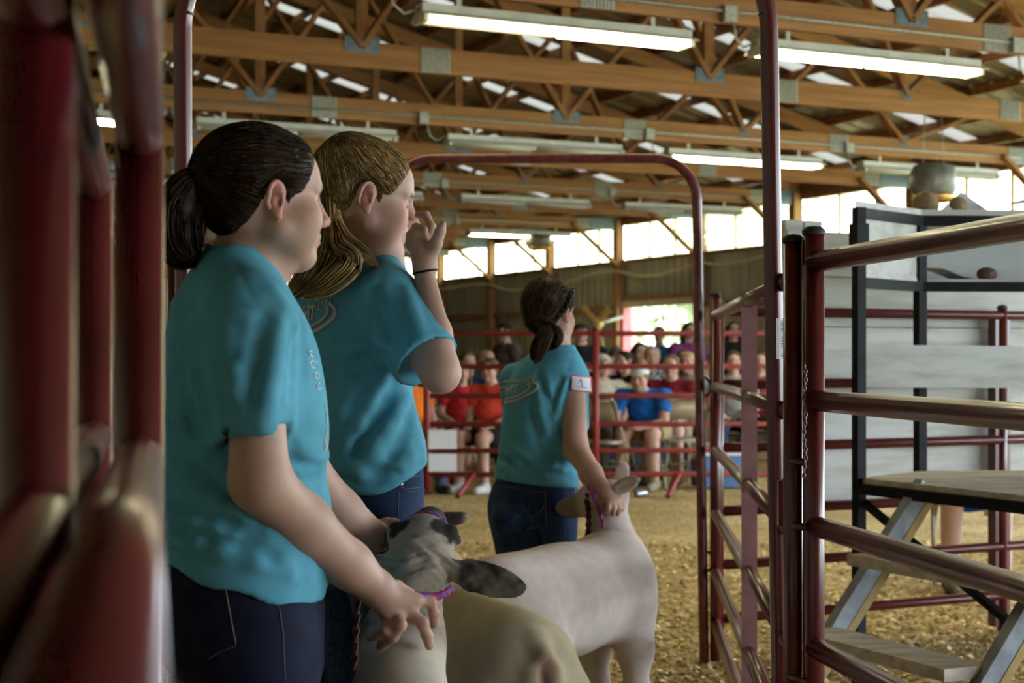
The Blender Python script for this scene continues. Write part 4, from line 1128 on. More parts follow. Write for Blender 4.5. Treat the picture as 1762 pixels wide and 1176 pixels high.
# ------------------------------------------------------------------ girl in front: dark brown ponytail
def girl_one():
    d0 = 2.52; J = lambda x, y, dd=0.0: P(x, y, d0 + dd); yaw = math.radians(12)
    root = empty('person', loc=(J(420, 0).x, d0, 0), cat='person', label='person with dark brown ponytail in turquoise shirt, hand on the speckled lamb')
    fr = Frame(J(457, 351), math.radians(31), math.radians(-1), 0, 0.93)
    rows = rows_px([(428, 362, 436, .055), (446, 336, 466, .10), (475, 316, 487, .140), (520, 297, 515, .160), (580, 281, 545, .165), (640, 272, 557, .16), (700, 266, 565, .155),
                    (760, 268, 568, .15), (815, 272, 558, .15), (860, 268, 571, .158), (930, 258, 573, .170), (990, 250, 566, .178), (1050, 248, 558, .182)], d0, yaw)
    hips = rows_px([(915, 275, 545, .145), (990, 254, 556, .168), (1050, 246, 560, .178), (1100, 252, 560, .178), (1150, 292, 560, .165)], d0, yaw)
    # legs under the hips
    legs = [[Vector((-0.385, 2.43, 0.82)), Vector((-0.37, 2.44, 0.46)), Vector((-0.39, 2.47, 0.10))], [Vector((-0.40, 2.60, 0.82)), Vector((-0.35, 2.63, 0.46)), Vector((-0.38, 2.64, 0.10))]]
    ra = [J(432, 548, -.15), J(447, 828, -.165), J(520, 902, -.09), J(600, 972, -.02), J(642, 1008, .01)]
    la = [J(405, 560, .17), J(515, 800, .22), J(585, 880, .28), J(640, 922, .31)]
    f = Field(axis(-0.64, -0.06, 0.008, [(-.54, -.26, .0034), (-.26, -.09, .0034)]), axis(2.16, 3.06, 0.009, [(2.36, 2.74, .0036)]), axis(-0.02, 1.66, 0.009, [(1.33, 1.64, .0034), (.74, .98, .0036)]))
    f.loft(rows, yaw, 0.02, -0.024).loft(hips, yaw, 0.02, -0.016)
    for l in legs: f.chain(l, (0.085, 0.052, 0.036), 0.02)
    f.cone(J(438, 392), J(412, 478, .02), 0.050, 0.056, 0.02)
    f.cone(J(446, 405), J(436, 470, .01), 0.044, 0.046, 0.02); f.cone(J(508, 438), J(455, 462), 0.012, 0.040, 0.03)
    for s in (ra[0], la[0]): f.cone(J(408, 478, .01), s, 0.045, 0.045, 0.03)
    f.cone(ra[0], ra[1], 0.041, 0.0425, 0.02); f.chain(ra[1:], (0.0425, 0.0425, 0.034, 0.029), 0.02); f.chain(la, (0.047, 0.042, 0.036, 0.028), 0.02)
    # right hand on the lamb's neck
    kn = [J(714, 1034, .035), J(700, 1048, .03), J(684, 1057, .025), J(669, 1063, .02)]
    for q, r in zip(kn, (.0125, .0125, .012, .0115)): f.cone(J(650, 1015, .015), q, 0.021, r, 0.014)
    finger(f, [kn[0], J(741, 1036, .05), J(747, 1056, .09), J(748, 1074, .12)], .0098)
    finger(f, [kn[1], J(727, 1073, .025), J(735, 1094, .04), J(739, 1112, .06)], .0102)
    finger(f, [kn[2], J(689, 1076, -.005), J(676, 1097, .005), J(655, 1113, .03)], .0100)
    finger(f, [kn[3], J(664, 1084, .0), J(652, 1092, .012), J(637, 1097, .04)], .0090)
    f.chain([J(655, 1008, .03), J(682, 1012, .075), J(706, 1022, .10)], (.014, .011, .009), .01)
    # left hand under the lamb's jaw
    for i, (x, y) in enumerate(((664, 916), (667, 925), (667, 934), (664, 942))):
        k0 = J(x - 8, y, .335); f.cone(J(644, 924, .315), k0, 0.02, 0.0125, 0.014)
        finger(f, [k0, J(x + 14, y + 4, .36), J(x + 24, y + 14, .385), J(x + 16, y + 22, .40)], .0092)
    f.chain([J(645, 915, .32), J(664, 902, .34), J(682, 900, .36)], (.013, .0105, .009), .01)
    head(f, fr, cheek=1.08, jaw=1.1)
    finish_body(root, f, fr, brow=(0.05, 0.03, 0.022), lip=(0.42, 0.17, 0.16))
    # shirt
    g = Field(axis(-0.66, -0.22, 0.0055), axis(2.2, 2.86, 0.0065), axis(0.80, 1.44, 0.0055))
    g.loft(rows, yaw, 0.02)
    g.sleeve(J(428, 545, -.138), J(443, 757, -.163), 0.066, 0.0565, 0.035)
    g.sleeve(J(405, 555, .16), J(470, 730, .2), 0.064, 0.055, 0.035)
    for s in (ra[0], la[0]): g.cone(J(408, 482, .01), s, 0.05, 0.056, 0.03)
    folded(g, [([(455, 545), (440, 600), (432, 680)], .013, -.007), ([(480, 560), (468, 640), (452, 730)], .014, .008), ([(410, 570), (392, 650), (384, 740)], .012, -.005),
               ([(400, 600), (395, 680)], .012, .006), ([(506, 600), (505, 680), (500, 760)], .012, -.005), ([(520, 560), (528, 640)], .012, .005), ([(490, 700), (500, 780)], .012, -.006),
               ([(478, 792), (530, 806), (566, 812)], .011, -.010), ([(495, 775), (560, 785)], .012, .006), ([(500, 830), (568, 842)], .013, .007), ([(530, 870), (556, 940), (560, 1000)], .012, .007),
               ([(300, 590), (325, 680), (340, 760)], .014, -.006), ([(318, 600), (350, 720)], .013, .006), ([(288, 700), (330, 760), (385, 800)], .012, .008), ([(288, 735), (350, 800), (400, 850)], .012, -.008),
               ([(288, 800), (340, 850), (420, 890)], .013, .008), ([(288, 835), (350, 885), (440, 920)], .011, -.007), ([(288, 880), (330, 905), (400, 925)], .012, .006),
               ([(288, 905), (360, 922), (470, 960)], .011, -.008), ([(288, 925), (380, 950), (500, 985)], .012, .007), ([(288, 950), (360, 960)], .010, -.006),
               ([(360, 570), (378, 540), (410, 528), (450, 538), (482, 575), (500, 640)], .0045, -.0035), ([(398, 445), (418, 480), (440, 528)], .004, -.0028),
               ([(372, 748), (437, 742), (492, 748)], .0035, -.0022), ([(300, 520), (320, 600)], .012, .005), ([(470, 500), (508, 560)], .012, .005)])
    zl = lambda X: 0.942 - 0.31 * (X + 0.509)
    g.cut(lambda X, Y, Z: zl(X) - Z + 0 * Y + 0.004 * np.sin(X * 60))
    V, Q = g.nets(); sh = put('shirt', npmesh('shirt', V, Q, M['shirt'], None, root.location), root); bv = bvh_of(V, Q)
    # collar ring
    cpts = [J(410 + 62 * math.cos(a) + 8, 458 + 28 * math.cos(a) - 4, 0.0) + Vector((0, 0.066 * math.sin(a) + .01, 0)) for a in np.linspace(0, 6.283, 33)[:-1]]
    MB().tube([p - root.location for p in cpts], 0.0075, 8, closed=True).build('collar', M['shirt'], sh)
    # white chest print seen edge on
    for pts in ([(553, 667), (549, 671), (545, 668), (545, 662), (549, 659)], [(545, 652), (541, 650), (540, 643), (545, 641), (549, 645), (548, 651), (545, 652)], [(541, 634), (535, 631), (533, 624), (538, 621), (545, 624)], [(532, 612), (538, 616), (529, 605), (536, 604)],
                [(561, 690), (558, 700), (561, 712), (562, 730)], [(563, 735), (560, 745), (557, 765), (559, 778), (562, 770), (564, 750)], [(560, 770), (559, 760), (562, 745)]):
        seam(root, bv, pts, 0.0012, 'print_white', 'chest_print', parent=sh)
    # jeans
    j = Field(axis(-0.66, -0.22, 0.008), axis(2.2, 2.86, 0.008), axis(0.05, 1.0, 0.008))
    j.loft(hips, yaw, 0.02)
    for l in legs: j.chain(l, (0.097, 0.066, 0.052), 0.025)
    V, Q = j.nets(); jn = put('jeans', npmesh('jeans', V, Q, M['denim_dark'], None, root.location), root); bv = bvh_of(V, Q)
    seam(root, bv, [(387, 1006), (395, 1050), (406, 1110)], .0007, 'stitch', parent=jn); seam(root, bv, [(406, 1112), (380, 1122), (358, 1135)], .0008, 'stitch_dark', parent=jn)
    seam(root, bv, [(479, 1040), (487, 1090), (490, 1170)], .0008, 'stitch_dark', parent=jn)
    boots(root, [l[2] for l in legs], yaw)
    # hair
    tie = (-0.112, 0, 0.046); tw = fr(*tie)
    hf = hair_cap(fr, 0.0035, 0.011, tie=tie, bulge=[((-0.03, 0, 0.055), (0.085, 0.074, 0.066)), ((-0.085, 0, 0.035), (0.035, 0.04, 0.035))])
    Fs = flow_strands(hf, fr, tw, 1800, 20, 0.0010, 3)
    tail = [J(350, 308, -.045), J(324, 318, -.06), J(304, 358, -.066), J(303, 405, -.064), J(316, 440, -.055), J(330, 452, -.05)]
    B1 = bundle(tail, (0.010, 0.026, 0.034, 0.034, 0.026, 0.010), 420, 0.0016, 5, wave=0.1)
    B2 = bundle([J(352, 312, -.03), J(334, 345, -.055), J(324, 395, -.064), J(332, 432, -.055), J(345, 442, -.055)], (0.010, 0.022, 0.026, 0.02, 0.006), 220, 0.0016, 6, wave=0.1)
    core = Field(axis(-0.66, -0.42, 0.005), axis(2.3, 2.6, 0.005), axis(1.30, 1.60, 0.005)); core.chain(tail, (0.008, 0.022, 0.030, 0.030, 0.022, 0.006), 0.01)
    put('hair', hair_mesh('hair', [cap_mesh(hf, fr, hf.line), Fs, B1, B2, core.nets()], M['hair_dark'], root.location), root)
    sc = MB()
    c = np.array(J(355, 306, -.045)); ax = (np.array(J(352, 309, -.04)) - tw); ax = Vector(ax).normalized(); n1 = ax.orthogonal().normalized(); n2 = ax.cross(n1)
    for k in range(3):
        ring = [Vector(c) - root.location + ax * (0.006 * (k - 1)) + (n1 * math.cos(a) + n2 * math.sin(a)) * (0.021 + 0.002 * math.sin(a * 7 + k)) for a in np.linspace(0, 6.283, 25)[:-1]]
        sc.tube(ring, 0.0082, 8, closed=True)
    sc.build('scrunchie', M['scrunchie'], root)
    return root
girl_one()

# ------------------------------------------------------------------ second girl: blond, hand at her face
def girl_two():
    d0 = 3.1; J = lambda x, y, dd=0.0: P(x, y, d0 + dd); yaw = math.radians(38)
    root = empty('person', loc=(J(620, 0).x, d0, 0), cat='person', label='person with long blond ponytail in turquoise shirt, hand raised to her face')
    fr = Frame(J(630, 348), math.radians(16), math.radians(-10), 0, 0.93)
    rows = rows_px([(440, 618, 680), (452, 590, 692), (475, 558, 706), (510, 528, 716), (560, 510, 716), (620, 503, 712), (680, 503, 712), (730, 508, 726), (770, 514, 738), (800, 520, 737), (850, 526, 730)], d0, yaw, .74)
    hips = rows_px([(785, 548, 724), (810, 546, 730), (838, 544, 732), (900, 543, 731), (960, 548, 722), (1010, 562, 706)], d0, yaw, .72)
    c0, s0 = math.cos(yaw), math.sin(yaw); hc = J(636, 980)
    legs = [[Vector((hc.x + sg * -s0 * .085, hc.y + sg * c0 * .085, .86)), Vector((hc.x + sg * -s0 * .09 + .02, hc.y + sg * c0 * .09 + .02, .47)), Vector((hc.x + sg * -s0 * .095, hc.y + sg * c0 * .095, .10))] for sg in (-1, 1)]
    ra = [J(676, 528, -.11), J(758, 642, -.20), J(750, 575, -.165), J(731, 478, -.11)]
    la = [J(545, 530, .13), J(600, 700, .26), J(660, 800, .36), J(700, 870, .52)]
    f = Field(axis(-0.48, 0.0, 0.008, [(-.36, -.10, .0036)]), axis(2.78, 3.76, 0.009, [(2.93, 3.22, .0038)]), axis(-0.02, 1.70, 0.010, [(1.36, 1.68, .0036)]))
    f.loft(rows, yaw, 0.02, -0.028).loft(hips, yaw, 0.02, -0.018)
    for l in legs: f.chain(l, (0.080, 0.048, 0.034), 0.02)
    f.cone(J(630, 388, .0), J(640, 462, .0), 0.047, 0.055, 0.02); f.cone(J(645, 395, -.0), J(655, 455, .0), 0.040, 0.045, 0.02)
    for s in (ra[0], la[0]): f.cone(J(640, 480, .01), s, 0.04, 0.042, 0.03)
    f.chain(ra, (0.043, 0.034, 0.027, 0.0195), 0.018); f.chain(la, (0.042, 0.038, 0.030, 0.024), 0.018)
    kn = [J(738, 420, -.085), J(729, 419, -.095), J(721, 421, -.10), J(715, 428, -.10)]
    for q in kn: f.cone(J(731, 458, -.11), q, 0.0165, 0.0105, 0.014)
    finger(f, [kn[0], J(743, 392, -.075), J(733, 371, -.06), J(719, 370, -.05)], .0088)
    finger(f, [kn[1], J(728, 396, -.095), J(716, 391, -.085), J(708, 402, -.075)], .0088)
    finger(f, [kn[2], J(716, 403, -.10), J(706, 404, -.09), J(703, 416, -.08)], .0084)
    finger(f, [kn[3], J(710, 416, -.10), J(704, 419, -.095), J(705, 428, -.09)], .0075)
    f.chain([J(737, 452, -.11), J(750, 420, -.115), J(757, 400, -.115), J(762, 386, -.115)], (.0135, .0105, .009, .0068), .01)
    for i, q in enumerate(((712, 884), (706, 888), (700, 890), (694, 890))):
        f.cone(J(700, 872, .52), J(*q, .56), 0.016, 0.010, 0.012); finger(f, [J(*q, .56), J(q[0], q[1] + 14, .60), J(q[0] - 3, q[1] + 26, .60)], .0085)
    head(f, fr, cheek=1.0, jaw=0.95)
    finish_body(root, f, fr, brow=(0.12, 0.07, 0.04), closed=True, lip=(0.46, 0.15, 0.15), ksk=np.array((0.56, 0.35, 0.28)), blush=0.7)
    MB().tube([Vector(J(731, 468, -.113)) - root.location + Vector((0.0215 * math.cos(a), 0.0205 * math.sin(a), 0.004 * math.cos(a))) for a in np.linspace(0, 6.283, 25)[:-1]], 0.0022, 6, closed=True).build('wristband', M['scrunchie'], root)
    g = Field(axis(-0.46, -0.04, 0.0058), axis(2.80, 3.46, 0.0068), axis(0.96, 1.46, 0.0058))
    g.loft(rows, yaw, 0.02)
    g.sleeve(J(662, 522, -.10), J(734, 622, -.182), 0.067, 0.064, 0.04)
    g.sleeve(la[0], J(575, 650, .22), 0.06, 0.056, 0.035)
    for s in (J(665, 520, -.09), la[0]): g.cone(J(640, 484, .0), s, 0.046, 0.055, 0.03)
    folded(g, [([(680, 662), (645, 725), (595, 800)], .014, -.009), ([(655, 660), (620, 730), (575, 800)], .014, .010), ([(700, 685), (665, 740), (618, 800)], .013, .010), ([(712, 690), (690, 760), (650, 820)], .012, -.009),
               ([(650, 610), (590, 640)], .014, -.009), ([(655, 590), (580, 600)], .014, .009), ([(660, 612), (645, 600), (620, 560)], .013, -.007), ([(640, 500), (652, 550), (672, 582)], .012, -.006),
               ([(700, 500), (712, 545), (722, 570)], .012, .006), ([(640, 540), (660, 590)], .012, .006), ([(600, 660), (575, 760)], .014, .007), ([(560, 640), (555, 760)], .014, -.006),
               ([(575, 800), (620, 815), (600, 790)], .012, .009), ([(560, 825), (640, 832), (725, 800)], .006, -.004), ([(640, 790), (690, 800), (725, 780)], .012, .006), ([(735, 740), (715, 690)], .012, -.005),
               ([(655, 470), (650, 520), (660, 570), (668, 590)], .0045, -.003)])
    zl = lambda X: EYE + (HOR - (845 - 50 * np.clip((X * FPX / d0 + 881 - 650) / 90, 0, 1) ** 1.5)) / FPX * d0
    g.cut(lambda X, Y, Z: zl(X) - Z + 0 * Y)
    V, Q = g.nets(); sh = put('shirt', npmesh('shirt', V, Q, M['shirt'], None, root.location), root); bv = bvh_of(V, Q)
    cpts = [J(650 + 44 * math.cos(a), 452 + 14 * math.cos(a), 0.0) + Vector((0, 0.055 * math.sin(a), 0)) for a in np.linspace(0, 6.283, 33)[:-1]]
    MB().tube([p - root.location for p in cpts], 0.007, 8, closed=True).build('collar', M['shirt'], sh)
    # printed sign with a road swoosh: ...IGHT
    logo(root, sh, bv, 1.0, lambda u, v: (480 + u * 0.119 + 0, 480 + v * 0.119))
    j = Field(axis(-0.44, -0.06, 0.008), axis(2.86, 3.4, 0.008), axis(0.05, 1.12, 0.008))
    j.loft(hips, yaw, 0.02)
    for l in legs: j.chain(l, (0.090, 0.060, 0.050), 0.025)
    V, Q = j.nets(); jn = put('jeans', npmesh('jeans', V, Q, M['denim'], None, root.location), root); bv = bvh_of(V, Q)
    for pts in ([(612, 846), (609, 900), (606, 950)], [(686, 846), (684, 900), (680, 960)], [(688, 838), (700, 842), (731, 838)], [(690, 846), (731, 845)], [(697, 822), (733, 818)]): seam(root, bv, pts, .0008, 'stitch_dark', parent=jn)
    for x, y in ((689, 834), (699, 816)):
        h = hit(bv, x, y, 0.001)
        if h: MB().lathe([(0.0045, 0), (0.004, 0.002), (0.001, 0.003)], 10, c=h - root.location, M=Matrix.Rotation(math.pi / 2, 3, 'X')).build('rivet', M['rivet'], jn)
    boots(root, [l[2] for l in legs], yaw)
    tie = (-0.070, 0, 0.100); tw = fr(*tie)
    hf = hair_cap(fr, 0.0036, 0.010, tie=tie, bulge=[((-0.03, 0, 0.06), (0.082, 0.072, 0.064)), ((-0.055, 0, 0.088), (0.03, 0.035, 0.03))])
    Fs = flow_strands(hf, fr, tw, 1500, 20, 0.0011, 13)
    t1 = [J(587, 258, -.005), J(572, 262, -.02), J(562, 318, -.045), J(563, 390, -.07), J(553, 440, -.12), J(527, 482, -.15), J(492, 514, -.16)]
    t2 = [J(586, 261, -.005), J(573, 295, -.035), J(572, 370, -.06), J(590, 415, -.11), J(618, 434, -.125), J(650, 458, -.11)]
    t3 = [J(574, 380, -.06), J(580, 425, -.12), J(600, 452, -.145), J(560, 490, -.165), J(520, 505, -.165)]
    B = [bundle(t1, (0.010, 0.017, 0.020, 0.024, 0.030, 0.026, 0.008), 460, 0.0016, 21), bundle(t2, (0.008, 0.012, 0.015, 0.020, 0.018, 0.006), 240, 0.0015, 22), bundle(t3, (0.012, 0.024, 0.028, 0.024, 0.010), 280, 0.0015, 23)]
    core = Field(axis(-0.46, -0.20, 0.005), axis(2.86, 3.14, 0.005), axis(1.34, 1.66, 0.005)); core.chain(t1, (0.007, 0.013, 0.016, 0.020, 0.022, 0.016, 0.004), 0.01); core.chain(t2, (0.006, 0.010, 0.012, 0.015, 0.012, 0.003), 0.01)
    put('hair', hair_mesh('hair', [cap_mesh(hf, fr, hf.line), Fs, core.nets()] + B, M['hair_blond'], root.location, 0.4), root)
    ax = Vector(np.array(t1[1]) - tw).normalized(); n1 = ax.orthogonal().normalized(); n2 = ax.cross(n1); sc = MB()
    for k in range(2): sc.tube([Vector(t1[0]) - root.location + ax * (0.004 * k) + (n1 * math.cos(a) + n2 * math.sin(a)) * 0.0125 for a in np.linspace(0, 6.283, 21)[:-1]], 0.004, 8, closed=True)
    sc.build('hair_tie', M['scrunchie'], root)

def logo(root, sh, bv, k, T, col='print'):
    """the back print: a band with block letters, a small flag and a double road swoosh; units of the 1176 px close-up of the photograph"""
    o = Vector(root.location)
    lo = MB()
    def ln(pts, r):
        pr = proj(bv, [T(*p) for p in pts], 0.0008, 2)
        if len(pr) > 1: lo.tube([p - o for p in pr], r, 4)
    def arc2(pts, r): ln([tuple(q)[:2] for q in smooth_path([(a, b, 0) for a, b in pts], 4)], r)
    w = 0.0015 * k
    # letters I G H T (and the hidden S, N, I before them)
    ln([(225, 420), (240, 520)], 2.2 * w)
    arc2([(345, 425), (300, 405), (262, 450), (268, 560), (300, 612), (345, 590), (348, 520), (312, 522)], 2.2 * w)
    ln([(382, 385), (368, 612)], 2.2 * w); ln([(452, 375), (440, 600)], 2.2 * w); ln([(375, 500), (446, 488)], 2.2 * w)
    ln([(455, 420), (548, 385)], 2.2 * w); ln([(510, 400), (488, 598)], 2.2 * w)
    arc2([(170, 440), (130, 425), (110, 470), (160, 530), (150, 600), (100, 590)], 2.2 * w)
    # flag
    ln([(600, 285), (780, 185), (742, 360), (580, 455), (600, 285)], 1.3 * w)
    ln([(622, 380), (632, 315), (662, 300)], 1.2 * w); ln([(628, 345), (655, 332)], 1.2 * w)
    arc2([(712, 280), (680, 292), (684, 318), (706, 318), (700, 345), (672, 350)], 1.2 * w)
    # band and swooshes
    arc2([(300, 265), (420, 262), (520, 272), (598, 285)], 1.2 * w); arc2([(330, 285), (450, 285), (540, 300), (590, 325)], 1.2 * w)
    arc2([(690, 395), (715, 450), (690, 530), (600, 620), (480, 690), (330, 740)], 2.6 * w)
    arc2([(745, 360), (810, 420), (825, 500), (770, 590), (650, 680), (520, 760), (350, 815)], 3.4 * w)
    ob = lo.build('back_print', M[col], sh)
    tag(ob, 'pale grey printed sign and road logo')
girl_two()

# ------------------------------------------------------------------ third girl: braid and number card, seen from behind
def girl_three():
    d0 = 5.42; J = lambda x, y, dd=0.0: P(x, y, d0 + dd); yaw = math.radians(60)
    root = empty('person', loc=(J(920, 0).x, d0, 0), cat='person', label='person with a side braid seen from behind, number card on her turquoise sleeve')
    fr = Frame(J(947, 541), math.radians(57), math.radians(-3), 0, 0.93)
    rows = rows_px([(594, 938, 985), (604, 915, 995), (622, 895, 1002), (650, 880, 1002), (690, 867, 994), (730, 862, 984), (770, 860, 985), (805, 852, 992), (845, 846, 998)], d0, yaw, .72)
    hips = rows_px([(800, 868, 978), (825, 854, 986), (845, 844, 990), (870, 838, 989), (900, 842, 988), (930, 852, 986), (950, 860, 984)], d0, yaw, .68)
    hc = J(918, 930); c0, s0 = math.cos(yaw), math.sin(yaw)
    legs = [[Vector((hc.x - sg * s0 * .072, hc.y + sg * c0 * .072, .72)), Vector((hc.x - sg * s0 * .075 + .02, hc.y + sg * c0 * .075 + .03, .42)), Vector((hc.x - sg * s0 * .08, hc.y + sg * c0 * .08, .10))] for sg in (-1, 1)]
    ra = [J(985, 655, -.03), J(990, 772, -.12), J(1018, 815, -.22), J(1040, 846, -.27)]
    la = [J(888, 655, .10), J(900, 760, .25), J(960, 800, .35), J(1000, 850, .36)]
    f = Field(axis(-0.18, 0.42, 0.008, [(0.02, 0.24, .0042), (0.24, .38, .005)]), axis(5.02, 6.0, 0.009, [(5.06, 5.58, .0045)]), axis(-0.02, 1.54, 0.010, [(1.22, 1.52, .0042), (.70, .88, .0042)]))
    f.loft(rows, yaw, 0.02, -0.028).loft(hips, yaw, 0.02, -0.018)
    for l in legs: f.chain(l, (0.072, 0.046, 0.034), 0.02)
    f.cone(J(952, 570), J(960, 612), 0.046, 0.052, 0.02)
    for s in (ra[0], la[0]): f.cone(J(956, 622), s, 0.04, 0.042, 0.03)
    f.chain(ra, (0.044, 0.041, 0.034, 0.024), 0.018); f.chain(la, (0.042, 0.038, 0.030, 0.024), 0.018)
    kn = [J(1047, 862, -.29), J(1054, 863, -.285), J(1060, 862, -.275), J(1065, 859, -.26)]
    tips = [(1045, 882), (1055, 886), (1064, 886), (1070, 878)]
    for i, (q, t) in enumerate(zip(kn, tips)):
        f.cone(J(1043, 851, -.27), q, 0.018, 0.0112, 0.012); finger(f, [q, J(t[0] + 1, 874, -.305 + .012 * i), J(*t, -.285 + .014 * i)], .0092)
    f.chain([J(1038, 852, -.27), J(1035, 866, -.26), J(1037, 878, -.25)], (.013, .0105, .009), .01)
    finger(f, [la[3], J(1012, 862, .36), J(1022, 872, .36)], .012)
    for k in range(4): finger(f, [la[3], J(1012 + 3 * k, 850 + 7 * k, .34 + .01 * k), J(1020 + 2 * k, 862 + 5 * k, .33)], .010)
    head(f, fr, cheek=1.0)
    finish_body(root, f, fr, ksk=np.array((0.52, 0.31, 0.24)))
    g = Field(axis(-0.14, 0.30, 0.0068), axis(5.06, 5.78, 0.0075), axis(0.78, 1.32, 0.0066))
    g.loft(rows, yaw, 0.02)
    g.sleeve(J(983, 650, -.01), J(988, 741, -.062), 0.056, 0.050, 0.032); g.sleeve(la[0], J(892, 740, .22), 0.055, 0.05, 0.03)
    for s in (ra[0], la[0]): g.cone(J(956, 622), s, 0.042, 0.05, 0.03)
    folded(g, [([(928, 640), (940, 680), (955, 702)], .012, -.009), ([(940, 650), (950, 690)], .011, .007), ([(965, 655), (950, 700)], .011, -.009), ([(975, 650), (962, 690), (955, 720)], .010, .009), ([(982, 660), (968, 700)], .009, -.008),
               ([(925, 660), (930, 710), (940, 740)], .012, .007), ([(915, 700), (925, 760), (940, 790)], .014, -.007), ([(905, 790), (950, 805), (985, 812)], .010, .005), ([(900, 800), (940, 812), (980, 822)], .008, -.004), ([(880, 770), (910, 790)], .012, .006),
               ([(862, 790), (900, 805)], .012, -.006), ([(860, 770), (890, 800), (935, 818)], .011, .006), ([(1000, 700), (990, 735)], .010, -.005), ([(1005, 690), (1000, 735)], .009, .006), ([(940, 760), (965, 800)], .012, -.006), ([(955, 740), (985, 800)], .012, .006),
               ([(985, 610), (972, 650), (958, 690)], .004, -.003)])
    zl = lambda X: EYE + (HOR - (824 + (X * FPX / d0 + 881 - 848) * 0.1)) / FPX * d0
    g.cut(lambda X, Y, Z: zl(X) - Z + 0 * Y)
    V, Q = g.nets(); sh = put('shirt', npmesh('shirt', V, Q, M['shirt'], None, root.location), root); bv = bvh_of(V, Q)
    MB().tube([Vector(J(962 + 25 * math.cos(a), 601 + 4 * math.cos(a), 0.0)) + Vector((0, 0.05 * math.sin(a), 0)) - root.location for a in np.linspace(0, 6.283, 29)[:-1]], 0.007, 8, closed=True).build('collar', M['shirt'], sh)
    logo(root, sh, bv, 0.85, lambda u, v: (862 + (u - 290) * 0.118 + 0, 646 + (v - 150) * 0.068 + (600 - u) * 0.012), 'print')
    # number card pinned to the sleeve
    def quad(x0, y0, x1, y1, x2, y2, x3, y3, n, m, lift):
        mb = MB(); vs = []
        for i in range(n + 1):
            for j in range(n + 1):
                s, t = i / n, j / n
                x = (x0 * (1 - s) + x1 * s) * (1 - t) + (x3 * (1 - s) + x2 * s) * t; y = (y0 * (1 - s) + y1 * s) * (1 - t) + (y3 * (1 - s) + y2 * s) * t
                h = hit(bv, min(x, 1012.5), y, lift)
                if h is None: h = J(x, y, -.09)
                elif x > 1012.5: h = h + Vector(((x - 1012.5) / FPX * d0, 0, 0))
                vs.append(h - root.location)
        mb.add(vs, [(i * (n + 1) + j, (i + 1) * (n + 1) + j, (i + 1) * (n + 1) + j + 1, i * (n + 1) + j + 1) for i in range(n) for j in range(n)], True)
        return mb.mesh('card', M[m])
    M['card_red'] = mat('red_card_border', (0.62, 0.05, 0.06), 0.6)
    cd = put('number_card', quad(981, 646, 1015, 649, 1017, 676, 983, 673, 6, 'card_red', 0.006), root); tag(cd, 'white card with red border and handwritten 1')
    put('card_face', quad(982.5, 648, 1013.5, 651, 1015, 673.5, 984.5, 671, 6, 'paper', 0.0075), cd)
    # handwritten 1
    wr_ = MB()
    for pts in ([(994, 659), (997.5, 652.5), (1000, 665)], [(993.5, 666), (1006, 667)]):
        pr = proj(bv, pts, 0.0088, 4)
        if len(pr) > 1: wr_.tube([p - Vector(root.location) for p in pr], 0.0010, 5)
    wr_.build('card_number', M['denim_dark'], cd)
    j = Field(axis(-0.18, 0.30, 0.008), axis(5.1, 5.78, 0.008), axis(0.05, 0.94, 0.008))
    j.loft(hips, yaw, 0.02)
    for s, x in ((1, 880), (-1, 945)): j.ell(J(x, 898, -.055), (0.062, 0.065, 0.058), None, 0.045)
    for l in legs: j.chain(l, (0.082, 0.056, 0.048), 0.022)
    folded(j, [([(925, 905), (930, 930), (935, 952)], .010, -.010), ([(912, 845), (914, 880), (924, 905)], .008, -.006), ([(870, 915), (900, 922), (925, 912)], .008, .004)])
    V, Q = j.nets(); jn = put('jeans', npmesh('jeans', V, Q, M['denim_mid'], None, root.location), root); bv = bvh_of(V, Q)
    for pts in ([(868, 838), (938, 848), (940, 905), (905, 912)], [(885, 884), (892, 890), (898, 884), (902, 876), (907, 884), (917, 890), (928, 884), (936, 872)], [(970, 845), (971, 890), (972, 940)]): seam(root, bv, pts, .0014, 'stitch_dark', parent=jn)
    boots(root, [l[2] for l in legs], yaw)
    tie = (-0.092, 0, -0.035); tw = fr(*tie)
    LN = HL.copy(); LN[-3:] = ((-0.036, -0.02), (-0.050, -0.06), (-0.058, -0.085))
    hf = hair_cap(fr, 0.0042, 0.011, line=LN, tie=tie, nfreq=50, bulge=[((-0.03, 0, 0.05), (0.085, 0.075, 0.07)), ((-0.07, 0, -0.02), (0.04, 0.05, 0.05))])
    Fs = flow_strands(hf, fr, tw, 1300, 22, 0.0013, 33)
    t1 = [tw, J(940, 568, -.11), J(932, 588, -.115), J(925, 605, -.10), J(922, 622, -.09)]
    t2 = [tw, J(952, 566, -.11), J(960, 578, -.10), J(955, 592, -.10), J(940, 600, -.10)]
    B = [bundle(t1, (0.012, 0.024, 0.030, 0.028, 0.016), 380, 0.0018, 31, T=18), bundle(t2, (0.010, 0.018, 0.020, 0.018, 0.010), 140, 0.0017, 32, T=14)]
    core = Field(axis(0.02, 0.24, 0.006), axis(5.2, 5.5, 0.006), axis(1.2, 1.4, 0.006)); core.chain(t1, (0.01, 0.02, 0.025, 0.022, 0.01), 0.01)
    # braid over the right ear
    bp = [fr(0.03, -0.066, 0.088), fr(-0.005, -0.083, 0.066), fr(-0.03, -0.086, 0.035), fr(-0.052, -0.076, 0.004), fr(-0.072, -0.055, -0.022), fr(-0.088, -0.025, -0.036)]
    sp_ = np.array([tuple(p) for p in smooth_path(bp, 8)]); br = MB()
